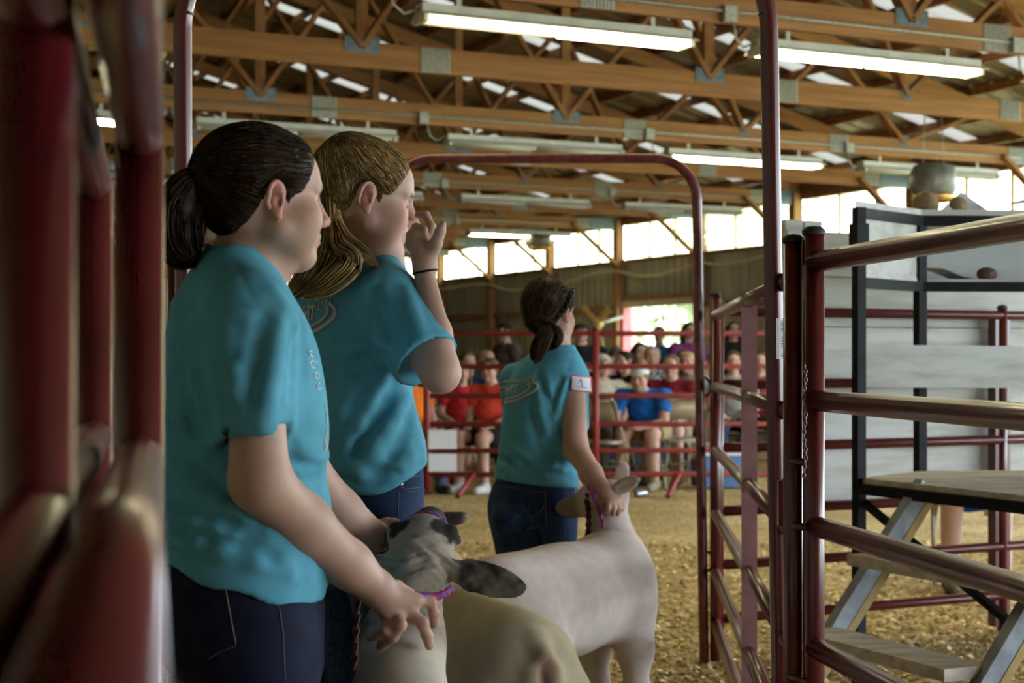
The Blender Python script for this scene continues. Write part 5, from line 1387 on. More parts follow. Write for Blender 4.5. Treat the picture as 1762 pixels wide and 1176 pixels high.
    for k in range(3):
        ph = 2 * math.pi * k / 3; pts = []
        for i, p in enumerate(sp_):
            t = i / (len(sp_) - 1) * 6 * math.pi + ph
            tan = sp_[min(i + 1, len(sp_) - 1)] - sp_[max(i - 1, 0)]; tan /= np.linalg.norm(tan)
            nrm = p - fr(-0.02, 0, 0.03); nrm -= tan * (nrm @ tan); nrm /= np.linalg.norm(nrm); bi = np.cross(tan, nrm)
            pts.append(Vector(p + bi * 0.0085 * math.sin(t) + nrm * (0.004 * math.cos(2 * t) + 0.004)))
        br.tube(pts, 0.0066, 7)
    hr = put('hair', hair_mesh('hair', [cap_mesh(hf, fr, hf.line), Fs, core.nets()] + B, M['hair_brown'], root.location, 0.45), root)
    b_ = MB(); b_.v = [tuple(Vector(v) - Vector(root.location)) for v in br.v]; b_.f = br.f; b_.sm = br.sm
    b_.build('braid', M['hair_brown'], hr)
girl_three()
# ------------------------------------------------------------------ lambs
M['fleece'] = mat('sheared_fleece', (1, 1, 1), 0.95, var=0.10, scale=26, bump=0.10, bscale=420, attr='Col', spec=0.15)
def wob(L, f, s=0.0):
    x, y, z = L.T
    return (np.sin(x * f + 1.3 + s) * np.sin(y * f * 1.3 + 0.7 - s) + np.sin(z * f * 1.1 + x * f * 0.6 + s) * np.sin(y * f * 0.7 + z * f * 0.5 + 2.1) + np.sin((x + y + z) * f * 0.45 + s)) / 3
def lamb(label, loc, yaw, sc, neck, hfr, tips, earn, paint, step, fine, bounds, neck_r, base_r=0.14, wrinkle=False):
    """neck: world points from withers to poll; hfr: head frame"""
    root = empty('lamb', loc=(*loc, 0), label=label, cat='sheep', group='lambs held by the exhibitors')
    B = Frame((*loc, 0), yaw, 0, 0, sc)
    (x0, x1), (y0, y1), (z0, z1) = bounds
    f = Field(axis(x0, x1, step, [fine[0]]), axis(y0, y1, step, [fine[1]]), axis(z0, z1, step, [fine[2]]))
    E = lambda p, r, k=0.06: f.ell(B(*p), np.array(r) * sc, B.R, k * sc)
    E((-0.27, 0, 0.545), (0.19, 0.165, 0.170)); E((-0.02, 0, 0.535), (0.30, 0.172, 0.172)); E((0.24, 0, 0.55), (0.17, 0.150, 0.180)); E((0.0, 0, 0.62), (0.34, 0.12, 0.10))
    E((-0.36, 0, 0.60), (0.10, 0.11, 0.10))
    f.cone(B(-0.42, 0, 0.655), B(-0.47, 0, 0.63), 0.030 * sc, 0.022 * sc, 0.02)
    for q in (-1, 1): f.cone(B(-0.465, q * 0.024, 0.60), B(-0.468, q * 0.026, 0.48), 0.016 * sc, 0.02 * sc, 0.03)
    f.cone(B(-0.495, 0, 0.61), B(-0.49, 0, 0.48), 0.016 * sc, 0.016 * sc, 0.02, sub=True)
    hoof = []
    for s in (-1, 1):
        f.chain([B(-0.29, s * .095, .50), B(-0.20, s * .105, .40), B(-0.345, s * .09, .245), B(-0.325, s * .09, .09), B(-0.31, s * .09, .035)], np.array((.105, .072, .036, .025, .026)) * sc, 0.03)
        f.cone(B(-0.36, s * .085, .50), B(-0.32, s * .09, .36), .085 * sc, .06 * sc, .04)
        f.chain([B(0.25, s * .085, .50), B(0.27, s * .085, .36), B(0.285, s * .08, .235), B(0.285, s * .08, .09), B(0.30, s * .08, .035)], np.array((.085, .058, .036, .025, .026)) * sc, 0.03)
        hoof += [(B(-0.305, s * .09, .0), 1), (B(0.305, s * .08, .0), 1)]
    f.chain([B(0.24, 0, 0.60)] + neck, [base_r * sc] + list(neck_r), 0.05)
    c = hfr.sc; H = lambda p, r, k=0.012, R=None, sub=False: f.ell(hfr(*p), np.array(r) * c, hfr.R if R is None else R, k * c, sub)
    H((-0.005, 0, 0), (0.072, 0.056, 0.056), 0.03); H((0.045, 0, 0.005), (0.06, 0.05, 0.046), 0.02)
    f.cone(hfr(0.05, 0, -0.012), hfr(0.150, 0, -0.034), 0.042 * c, 0.029 * c, 0.02 * c); H((0.168, 0, -0.036), (0.026, 0.027, 0.026), 0.012)
    f.cone(hfr(0.02, 0, -0.045), hfr(0.145, 0, -0.056), 0.026 * c, 0.018 * c, 0.02 * c)
    for s in (-1, 1):
        H((0.050, s * 0.047, 0.020), (0.026, 0.014, 0.016), 0.010); H((0.052, s * 0.054, 0.008), (0.013, 0.009, 0.011), 0.004)
        H((0.180, s * 0.014, -0.028), (0.008, 0.005, 0.006), 0.004, sub=True)
        tp = tips[0 if s > 0 else 1]
        a, b = hfr(-0.028, s * 0.048, 0.012), hfr(*tp)
        d = (b - a) / np.linalg.norm(b - a); up = hfr.R @ np.array((earn[0], earn[1] * s, earn[2])); up -= d * (up @ d); up /= np.linalg.norm(up); w = np.cross(up, d)
        R = np.stack([d, w, up], 1); m = (a + b) / 2
        f.cone(a, a + d * 0.03 * c, 0.016 * c, 0.013 * c, 0.012)
        f.ell(m + d * 0.006, np.array((np.linalg.norm(b - a) / 2 + 0.012, 0.028 * c, 0.0085 * c)), R, 0.008)
        f.ell(m + d * 0.012 - up * (-0.009 * c), np.array((np.linalg.norm(b - a) / 2 * 0.7, 0.016 * c, 0.006 * c)), R, 0.004, sub=True)
    if wrinkle:
        X, Y, Z = f.pts((slice(None),) * 3)
        d = np.stack(np.broadcast_arrays(X - hfr.o[0], Y - hfr.o[1], Z - hfr.o[2]), -1) @ hfr.R
        w = np.exp(-((d[..., 0] + 0.045) / 0.045) ** 2 - (d[..., 1] / 0.10) ** 2)
        f.F += (0.0026 * w * np.sin(d[..., 0] * 420 + 5 * np.sin(d[..., 1] * 60) + d[..., 2] * 160) + 0.003 * w * np.sin(d[..., 1] * 130 + 3 * np.sin(d[..., 0] * 90))).astype(np.float32)
    V, Q = f.nets()
    put('body', npmesh('body', V, Q, M['fleece'], np.clip(paint(B.loc(V), hfr.loc(V)), 0, 1), root.location), root)
    for h, k in hoof:
        MB().lathe([(0.030 * sc, 0.002), (0.030 * sc, 0.02), (0.024 * sc, 0.045), (0.001, 0.046)], 12, c=Vector(h) - root.location).build('hoof', M['dark_rubber'], root)
    for s in (-1, 1):
        MB().lathe([(0.001, -0.0095 * c), (0.007 * c, -0.007 * c), (0.0095 * c, 0), (0.007 * c, 0.007 * c), (0.001, 0.0095 * c)], 12, c=Vector(hfr(0.0555, s * 0.0565, 0.008)) - root.location).build('eye', M['dark_rubber'], root)
    return root, f
M['rope_pink'] = mat('magenta_rope', (0.42, 0.02, 0.20), 0.7, var=0.2, scale=60)
M['rope_purple'] = mat('purple_rope', (0.16, 0.08, 0.45), 0.7, var=0.2, scale=60)
M['rope_dark'] = mat('dark_red_cord', (0.11, 0.008, 0.018), 0.7)
M['rope_violet'] = mat('violet_cord', (0.34, 0.06, 0.28), 0.7)
def rope(parent, name, path, r, mats, closed=False, pitch=0.022):
    pts = [Vector(p) for p in (path if closed else smooth_path(path, 8))]; L = 0; acc = [0]
    for a, b in zip(pts[:-1], pts[1:]): L += (b - a).length; acc.append(L)
    n = len(mats)
    for k, m in enumerate(mats):
        out = []
        for i, p in enumerate(pts):
            t = (pts[(i + 1) % len(pts)] - pts[i - 1]) if closed else (pts[min(i + 1, len(pts) - 1)] - pts[max(i - 1, 0)])
            t.normalize(); a = t.orthogonal().normalized(); a = Vector((0.2, 0.3, 0.93)).cross(t).normalized(); b = t.cross(a)
            an = acc[i] / pitch * 2 * math.pi / 2 + 2 * math.pi * k / n
            out.append(p + (a * math.cos(an) + b * math.sin(an)) * r * 0.55 - Vector(parent.location))
        MB().tube(out, r * 0.62, 6, closed=closed).build(name, M[m], parent)
def ring(f, c, ax, r0, n=48, lift=0.003):
    """loop hugging a field around an axis"""
    ax = Vector(ax).normalized(); a = ax.orthogonal().normalized(); b = ax.cross(a); out = []
    c = Vector(c)
    for t in np.linspace(0, 2 * math.pi, n + 1)[:-1]:
        d = a * math.cos(t) + b * math.sin(t); ray = np.array([tuple(c + d * q) for q in np.linspace(0.004, r0, 60)])
        v = f.sample(ray); i = int(np.argmax(v > 0)) if (v > 0).any() else 59
        out.append(c + d * (np.linspace(0.004, r0, 60)[i] + lift))
    return out

# speckled lamb in front
h1 = Frame(P(722, 968, 2.77), math.radians(86), math.radians(30), math.radians(2), 1.02)
def paint1(b, h):
    n = len(b); c = np.tile((0.60, 0.53, 0.44), (n, 1))
    inh = np.clip((0.24 - np.linalg.norm(h - np.array((0.05, 0, 0)), axis=1)) / 0.03, 0, 1)
    c = c * (1 - inh[:, None]) + np.array((0.36, 0.30, 0.245)) * inh[:, None]
    x, y, z = h.T; ay = np.abs(y); nz = wob(h, 90); n2 = wob(h, 260, 1.0)
    eye = np.exp(-(((x - 0.052) / 0.042) ** 2 + ((ay - 0.040) / 0.030) ** 2)) * inh
    mk = np.clip((eye - 0.42 + 0.35 * nz + 0.2 * n2) / 0.18, 0, 1)
    ear = np.clip((ay - 0.062) / 0.012, 0, 1) * inh
    mk = np.maximum(mk, ear * np.clip(0.75 + 0.5 * nz + 0.25 * n2, 0, 1))
    mk = np.maximum(mk, np.clip((x - 0.125) / 0.03, 0, 1) * inh * 0.8)
    mk = np.maximum(mk, 0.4 * inh * np.clip(n2 * 1.6 - 0.35, 0, 1))
    c = c * (1 - mk[:, None]) + np.array((0.035, 0.028, 0.026)) * mk[:, None]
    return c
neck1 = [P(688, 1200, 2.60), P(693, 1110, 2.68), P(703, 1020, 2.74)]
lam1, f1 = lamb('speckled grey faced lamb with black ears and a magenta rope halter', (-0.115, 2.17), math.radians(96), 0.95, neck1, h1, [(-0.035, 0.16, 0.0), (-0.045, -0.165, -0.01)], (-0.75, 0, 0.65), paint1, 0.011,
     ((-0.28, 0.06, .0042), (2.55, 3.0, .0048), (0.66, 1.08, .0042)), ((-0.36, 0.12), (1.66, 3.0), (-0.02, 1.1)), (0.066, 0.060, 0.054), 0.10, True)
ha = empty('rope_halter', loc=P(715, 1000, 2.75), label='braided magenta and purple rope halter on the speckled lamb', cat='halter')
rope(ha, 'neck_loop', ring(f1, P(708, 1003, 2.735), Vector((0.27, -0.12, 1.0)), 0.14), 0.0062, ('rope_pink', 'rope_purple', 'rope_pink'), True)
rope(ha, 'nose_band', ring(f1, h1(0.108, 0, -0.025), h1.R[:, 0], 0.10), 0.0066, ('rope_pink', 'rope_purple', 'rope_pink'), True)
rope(ha, 'lead', [P(690, 950, 2.86), P(655, 948, 2.84), P(622, 990, 2.82), P(614, 1060, 2.80), P(610, 1180, 2.79), P(606, 1300, 2.78)], 0.0062, ('rope_dark', 'rope_dark'))

# cream lamb, rump toward the camera
h2 = Frame(P(690, 905, 4.36), math.radians(112), math.radians(16), 0, 1.0)
def paint2(b, h):
    n = len(b); c = np.tile((0.56, 0.48, 0.34), (n, 1)); nz = wob(b, 14); x, y, z = b.T
    tan = np.clip((z - 0.50) / 0.16, 0, 1)
    c = c * (1 - 0.30 * tan[:, None]) + np.array((0.40, 0.30, 0.14)) * 0.30 * tan[:, None]
    c *= (1 + 0.10 * nz)[:, None]
    inh = np.clip((0.21 - np.linalg.norm(h - np.array((0.05, 0, 0)), axis=1)) / 0.03, 0, 1)[:, None]
    c = c * (1 - inh) + np.array((0.05, 0.04, 0.038)) * inh
    bk = np.clip((-0.40 - x) / 0.03, 0, 1)
    t = (bk * np.exp(-((y / 0.026) ** 4 + ((z - 0.58) / 0.075) ** 4)))[:, None] * 0.8
    c = c * (1 - t) + np.array((0.42, 0.22, 0.19)) * t
    t = (bk * np.exp(-(((y + 0.003 * np.sin(z * 90)) / 0.011) ** 2 + ((z - 0.565) / 0.06) ** 4)))[:, None] * 0.9
    c = c * (1 - t) + np.array((0.09, 0.035, 0.035)) * t
    return c
lam2, f2 = lamb('cream lamb with rump toward the camera and dark head hidden', (-0.135, 3.83), math.radians(116), 0.98, [P(742, 1000, 4.15), P(712, 940, 4.28)], h2, [(-0.03, 0.16, 0.03), (-0.03, -0.165, 0.03)], (-0.7, 0, 0.7), paint2, 0.009,
     ((-0.1, 0.2, .0065), (3.3, 3.6, .0065), (0.5, 0.78, .0065)), ((-0.60, 0.24), (3.28, 4.66), (-0.02, 1.02)), (0.085, 0.065))
# white lamb held by the third girl
h3 = Frame(P(1046, 853, 5.22), math.radians(160), math.radians(-4), 0, 0.92)
def paint3(b, h):
    n = len(b); c = np.tile((0.66, 0.56, 0.52), (n, 1)); c *= (1 + 0.05 * wob(b, 16))[:, None]
    inh = np.clip((0.22 - np.linalg.norm(h - np.array((0.05, 0, 0)), axis=1)) / 0.04, 0, 1)[:, None]
    c = c * (1 - inh) + np.array((0.62, 0.52, 0.47)) * inh
    mz = np.clip((h[:, 0] - 0.085) / 0.03, 0, 1)[:, None] * inh
    c = c * (1 - mz) + np.array((0.27, 0.22, 0.175)) * mz
    ea = np.clip((np.abs(h[:, 1]) - 0.075) / 0.03, 0, 1)[:, None] * inh * np.clip(wob(h, 120) + 0.2, 0, 1)[:, None]
    return c * (1 - ea * 0.6) + np.array((0.35, 0.16, 0.2)) * ea * 0.6
lam3, f3 = lamb('white lamb standing by the girl with the numbered sleeve', (0.155, 4.90), math.radians(50), 0.95, [P(1056, 965, 5.19), P(1050, 905, 5.22), P(1049, 872, 5.22)], h3, [(-0.125, 0.075, 0.055), (-0.035, -0.095, 0.095)], (0.25, 0.9, -0.25), paint3, 0.010,
     ((0.2, 0.44, .005), (5.08, 5.36, .006), (0.70, 0.98, .005)), ((-0.34, 0.58), (4.40, 5.52), (-0.02, 1.0)), (0.10, 0.052, 0.050))
hb = empty('rope_halter', loc=P(1040, 880, 5.2), label='violet cord halter on the white lamb beside the third girl', cat='halter')
rope(hb, 'neck_loop', [P(1012, 836, 5.16), P(1020, 850, 5.14), P(1026, 868, 5.14), P(1033, 885, 5.15), P(1038, 903, 5.15), P(1034, 920, 5.15), P(1026, 934, 5.14)], 0.007, ('rope_violet', 'rope_violet'))
rope(hb, 'lead', [P(1010, 860, 5.2), P(1013, 890, 5.18), P(1012, 915, 5.17), P(1008, 940, 5.16), P(1000, 990, 5.2)], 0.009, ('rope_dark', 'rope_dark'))
# ------------------------------------------------------------------ spectators
def proto(pose):
    """local frame: x forward, y left; returns meshes and the head frame"""
    S = {}
    if pose == 'stand' or pose == 'crossed':
        pel, che, nb, hc = (0, 0, .94), (.0, 0, 1.24), (.0, 0, 1.45), (.03, 0, 1.60)
        sh = (0.0, .185, 1.38); hip, kn, an = (0, .09, .90), (.02, .10, .48), (-.01, .11, .09)
        arm = [sh, (-.02, .25, 1.10), (.08, .24, .87)] if pose == 'stand' else [sh, (.05, .25, 1.12), (.20, .03, 1.17)]
    else:
        pel, hip, kn, an = (0, 0, .53), (.03, .09, .53), (.44, .13, .53), (.42, .14, .09)
        if pose == 'lean':
            che, nb, hc, sh = (.16, 0, .76), (.29, 0, .93), (.37, 0, 1.05), (.25, .185, .89); arm = [sh, (.38, .22, .64), (.56, .05, .60)]
        else:
            che, nb, hc, sh = (.0, 0, .80), (.02, 0, 1.02), (.055, 0, 1.165), (.01, .18, .96); arm = [sh, (.05, .23, .72), (.27, .12, .63)]
        if pose == 'cross': kn2, an2 = (.46, .03, .60), (.56, .12, .26)
    fr = Frame(hc, 0, math.radians(-8 if pose == 'lean' else 0), 0, 0.95)
    top = 1.75 if pose in ('stand', 'crossed') else 1.35
    bx, by, bz = axis(-0.26, 0.76, 0.014, [(hc[0] - .12, hc[0] + .13, .0075), (arm[2][0] - .04, arm[2][0] + .10, .0085)]), axis(-0.36, 0.36, 0.014, [(-.1, .1, .0075)]), axis(-0.02, top, 0.014, [(hc[2] - .14, hc[2] + .14, .0075), (arm[2][2] - .06, arm[2][2] + .05, .0085)])
    mir = lambda p, s: (p[0], p[1] * s, p[2])
    legs = {s: [mir(hip, s), mir(kn, s), mir(an, s)] for s in (-1, 1)}
    if pose == 'cross': legs[1] = [hip, kn2, (an2[0], -0.06, an2[2])]
    def torso(f, g):
        f.ell(pel, (.125 + g, .165 + g, .12 + g), None, .06); f.cone(pel, che, .115 + g, .125 + g, .06)
        f.ell(che, (.115 + g, .165 + g, .17 + g), None, .06); f.cone(mir(sh, -1), sh, .06 + g, .06 + g, .05); f.cone(che, nb, .12 + g, .06 + g, .05)
    f = Field(bx, by, bz); torso(f, -0.014)
    for s in (-1, 1):
        f.chain([mir(a, s) for a in arm], (.05, .042, .028), .02); f.chain(legs[s], (.085, .055, .04), .03); f.chain([legs[s][1], legs[s][2]], (.06, .04), .03)
        w = np.array(mir(arm[2], s)); e = np.array(mir(arm[1], s)); d = (w - e) / np.linalg.norm(w - e); sd = np.cross(d, (0, 0, 1)) if abs(d[2]) < .9 else np.array((1., 0, 0)); sd /= np.linalg.norm(sd)
        dn = np.cross(sd, d)
        for i in range(4):
            q = w + d * .075 + sd * (.018 * (i - 1.5)); f.cone(w, q, .024, .012, .014)
            f.chain([q, q + d * (.035 if i in (1, 2) else .026) + dn * .008, q + d * .05 + dn * .03], (.0105, .010, .009), .006)
        f.chain([w + d * .02, w + d * .05 - s * sd * .03, w + d * .08 - s * sd * .034], (.014, .011, .009), .01)
    f.cone(nb, fr(-0.01, 0, -0.07), .06, .05, .03); head(f, fr, detail=False)
    V, Q = f.nets(); L = fr.loc(V); col = np.tile(SKIN * 0.92, (len(V), 1)); m = (np.abs(L) < .16).all(1)
    col[m] = head_color(L[m], SKIN * 0.92, (.36, .14, .12), (.24, .14, .10))
    S['body'] = npmesh('body', V, Q, M['skin'], col)
    f = Field(bx, by, bz); torso(f, 0.004)
    for s in (-1, 1): f.sleeve(mir(arm[0], s), np.array(mir(arm[0], s)) * .35 + np.array(mir(arm[1], s)) * .65, .068, .056, .02)
    zc = pel[2] - (.0 if pose in ('stand', 'crossed') else -.03)
    f.disp(lambda X, Y, Z: 0.005 * np.sin(Z * 55 + X * 30) * np.sin(Y * 40 + 1))
    f.cut(lambda X, Y, Z: (zc - .06) - Z + 0 * X + 0 * Y)
    nbv = np.array(nb); f.cone(nbv + (0, 0, .015), nbv + (.02, 0, .12), .062, .09, .01, sub=True)
    S['shirt'] = npmesh('shirt', *f.nets(), M['tin'])
    f = Field(bx, by, bz); f.ell(pel, (.135, .172, .125), None, .05)
    for s in (-1, 1): f.chain(legs[s], (.098, .072, .056), .03)
    S['trousers'] = npmesh('trousers', *f.nets(), M['tin'])
    f = Field(bx, by, bz); f.ell(pel, (.135, .172, .125), None, .05)
    for s in (-1, 1):
        h_, k_ = np.array(legs[s][0]), np.array(legs[s][1]); f.sleeve(h_, h_ * .28 + k_ * .72, .105, .085, .03)
    S['shorts'] = npmesh('shorts', *f.nets(), M['tin'])
    S['shoe'] = []
    for s in (-1, 1):
        a = legs[s][2]; lift = a[2] - .09
        f = Field(axis(a[0] - .12, a[0] + .26, .013), axis(a[1] - .1, a[1] + .1, .013), axis(-.02 + lift, .2 + lift, .013))
        f.cone((a[0], a[1], .09 + lift), (a[0], a[1], .05 + lift), .05, .048, .02); f.cone((a[0] - .04, a[1], .045 + lift), (a[0] + .15, a[1], .038 + lift), .045, .036, .02)
        f.cut(lambda X, Y, Z: lift + .003 - Z + 0 * X + 0 * Y); S['shoe'].append(npmesh('shoe', *f.nets(), M['tin']))
    S['frame'] = Matrix.Translation(Vector(hc)) @ Matrix(fr.R.tolist()).to_4x4() @ Matrix.Scale(.95, 4)
    return S
PRO = {k: proto(k) for k in ('stand', 'crossed', 'sit', 'lean', 'cross')}
hf0 = Frame((0, 0, 0), 0, 0, 0, 1.0)
LONG = HL.copy()
hs = hair_cap(hf0, .0065, .014); HAIR = {'short': npmesh('hair', *cap_mesh(hs, hf0, HL)[:2], M['hair_brown'])}
tails = [bundle([hf0(-.03, s * .07, .05), hf0(-.04, s * .085, -.06), hf0(-.02, s * .09, -.16), hf0(.0, s * .08, -.25)], (.03, .035, .03, .012), 130, .004, 40 + s, T=10) for s in (-1, 1)]
HAIR['long'] = npmesh('hair', *join([cap_mesh(hs, hf0, HL)] + tails + [bundle([hf0(-.07, 0, .04), hf0(-.10, 0, -.08), hf0(-.09, 0, -.22)], (.05, .06, .03), 200, .004, 44, T=10)]), M['hair_brown'])
# cap: dome with a brim
cf = Field(axis(-.15, .22, .0065), axis(-.12, .12, .0065), axis(-.02, .16, .0065))
cf.ell((-.012, 0, .045), (.110, .088, .088)); cf.cut(lambda X, Y, Z: .042 - Z + .15 * X + 0 * Y)
dome = cf.nets()
bf = Field(axis(-.02, .22, .0065), axis(-.12, .12, .0065), axis(-.02, .12, .0065)); bf.ell((.095, 0, .055), (.095, .075, .02)); bf.ell((.095, 0, .042), (.12, .10, .02), None, .004, sub=True); bf.cut(lambda X, Y, Z: .055 - X + 0 * Y + 0 * Z)
CAPM = {'cap': npmesh('cap', *dome, M['paper']), 'cap_brim': npmesh('cap_brim', *bf.nets(), M['paper'])}
_cm = {}
def cm(c, rough=.85, plaid=False):
    k = (tuple(c), plaid)
    if k in _cm: return _cm[k]
    m = mat('cloth', c, rough, var=.1, scale=20, spec=.2)
    if plaid:
        nt = m.node_tree; ns = nt.nodes; b = ns['Principled BSDF']; tc = ns.new('ShaderNodeTexCoord'); ch = ns.new('ShaderNodeTexChecker'); ch.inputs['Scale'].default_value = 28
        ch.inputs['Color1'].default_value = (*c, 1); ch.inputs['Color2'].default_value = (*plaid, 1)
        nt.links.new(tc.outputs['Object'], ch.inputs['Vector']); nt.links.new(ch.outputs['Color'], b.inputs['Base Color'])
    _cm[k] = m
    return m
def setm(o, m):
    o.material_slots[0].link = 'OBJECT'; o.material_slots[0].material = m
def spectator(x, d, pose, face, label, shirt, pants=(.03, .04, .08), short=False, hair='short', hcol=(.06, .035, .02), cap=None, sc=1.0, plaid=False, shoe=(.05, .05, .05), brim=None, wide=1.0):
    S = PRO[pose]; X = (x - 881) / FPX * d
    hx = S['frame'].translation.x * sc; a = math.radians(face)
    r = empty('person', loc=(X - hx * math.cos(a), d - hx * math.sin(a), 0), rz=a, label=label, cat='person', group='spectators beyond the ring fence')
    r.scale = (sc, sc * wide, sc)
    put('body', S['body'], r); setm(put('shirt', S['shirt'], r), cm(shirt, plaid=plaid)); o = put('shorts' if short else 'trousers', S['shorts' if short else 'trousers'], r); setm(o, cm(pants))
    for me in S['shoe']: setm(put('shoe', me, r), cm(shoe))
    if hair:
        o = put('hair', HAIR[hair], r); o.matrix_local = S['frame']; setm(o, cm(hcol, .6))
    if cap:
        o = put('cap', CAPM['cap'], r); o.matrix_local = S['frame']; setm(o, cm(cap))
        b = put('cap_brim', CAPM['cap_brim'], o); setm(b, cm(brim or cap))
    return r
SP = spectator
SP(1100, 15.35, 'lean', -112, 'person in bright blue shirt and white cap leaning forward on a chair', (.012, .13, .50), (.30, .22, .12), True, cap=(.62, .64, .68), brim=(.42, .40, .33), shoe=(.22, .19, .13), wide=1.12)
SP(1154, 16.3, 'sit', -108, 'person in maroon polo shirt seated right of the blue shirt', (.16, .012, .02), (.25, .2, .13), True, hcol=(.10, .07, .05), wide=1.1)
SP(1036, 16.3, 'sit', -70, 'person in cream shirt and pale cap seated left of the blue shirt', (.45, .41, .32), (.10, .09, .07), cap=(.40, .38, .33), wide=1.1)
SP(843, 15.3, 'sit', -118, 'person in coral red shirt and black shorts seated behind the fence', (.72, .07, .05), (.012, .012, .014), True, hcol=(.10, .06, .03), shoe=(.5, .5, .5), sc=.97)
SP(795, 16.2, 'cross', -78, 'person with long brown hair in red top, legs crossed, red sneakers', (.42, .02, .03), (.04, .05, .09), True, 'long', (.13, .075, .035), shoe=(.35, .02, .05), sc=.95)
SP(760, 17.0, 'sit', -70, 'person in patterned white and blue top, face hidden by the raised elbow', (.55, .58, .62), (.06, .09, .16), True, 'long', (.16, .10, .05), plaid=(.12, .18, .30), shoe=(.4, .05, .2), sc=.93)
SP(708, 15.2, 'sit', -60, 'person in orange shirt and blue jeans at the left end of the fence', (.85, .20, .02), (.10, .16, .26), False, 'short', (.05, .03, .02), sc=.95)
SP(806, 18.2, 'sit', -80, 'young person with sandy hair in navy shirt in the back row at left', (.015, .02, .045), hcol=(.18, .11, .05), sc=1.02)
SP(838, 19.4, 'sit', -45, 'balding person in dark shirt turned to the right in the back row', (.03, .028, .03), hair=None, sc=1.05)
SP(868, 20.2, 'stand', -150, 'standing person in dark plaid shirt and black cap by a wall post', (.08, .055, .06), (.05, .05, .06), cap=(.015, .015, .015), plaid=(.13, .09, .09), sc=.98, wide=1.1)
SP(1000, 19.3, 'crossed', -95, 'standing person in black shirt with folded arms and dark cap', (.012, .012, .013), (.05, .07, .12), cap=(.03, .03, .035), sc=.96, wide=1.25)
SP(974, 21.5, 'stand', -80, 'standing person in teal shirt half hidden by the braided girl', (.08, .30, .30), sc=.93)
SP(1046, 18.3, 'sit', -95, 'young person in dusty pink shirt seated behind the fence post', (.45, .22, .24), (.05, .05, .06), True, hcol=(.14, .09, .05), sc=.99)
SP(1060, 21.4, 'sit', -80, 'person in camouflage cap in the back row beside the doorway', (.60, .20, .35), cap=(.20, .19, .14), sc=1.09)
SP(1074, 17.6, 'sit', -140, 'dark haired person in black shirt turned away to the left', (.012, .011, .013), hair='short', hcol=(.015, .011, .01), sc=1.03, wide=1.1)
SP(1101, 20.0, 'sit', -75, 'person with long black hair against the bright doorway', (.05, .03, .04), hair='long', hcol=(.015, .011, .010), sc=1.12)
SP(1122, 18.9, 'sit', -92, 'grey haired person in black and white plaid shirt', (.35, .36, .36), hair='short', hcol=(.30, .26, .22), plaid=(.02, .025, .03), sc=1.08, wide=1.12)
SP(1103, 16.9, 'sit', -85, 'small blond child in yellow shirt behind the white cap', (.42, .36, .16), hcol=(.28, .18, .08), sc=.96)
SP(1134, 21.6, 'stand', -100, 'standing young person in blue shirt before the bright doorway', (.02, .075, .22), (.02, .025, .05), hcol=(.03, .02, .014), sc=.97)
SP(1186, 20.6, 'stand', -70, 'standing dark haired person in purple shirt beside the arch post', (.22, .035, .16), hair='long', hcol=(.025, .016, .012), sc=.99)
SP(1176, 19.7, 'sit', -88, 'bare shouldered person in grey tank top right of the plaid shirt', (.16, .15, .15), hair='short', hcol=(.12, .07, .04), sc=1.06)
SP(1184, 17.6, 'sit', -120, 'blond person in pale grey shirt behind the maroon polo', (.30, .32, .35), hair='long', hcol=(.40, .28, .13), sc=1.02)
SP(1262, 20.8, 'stand', -85, 'standing person in black seen between the right hand posts', (.015, .014, .016), hair='long', hcol=(.03, .02, .015), sc=1.0)
SP(1262, 17.0, 'sit', -95, 'person in grey shirt seated beyond the right hand panel', (.25, .26, .24), hair='short', sc=1.03)
SP(1308, 17.6, 'sit', -95, 'person in dark red shirt seated beside the white boards', (.20, .03, .03), hair='short', sc=1.03)
SP(1668, 9.0, 'sit', -100, 'person sitting behind the white boards, bare legs and blue shorts visible', (.2, .2, .2), (.01, .08, .45), True, shoe=(.10, .07, .05), sc=.96)

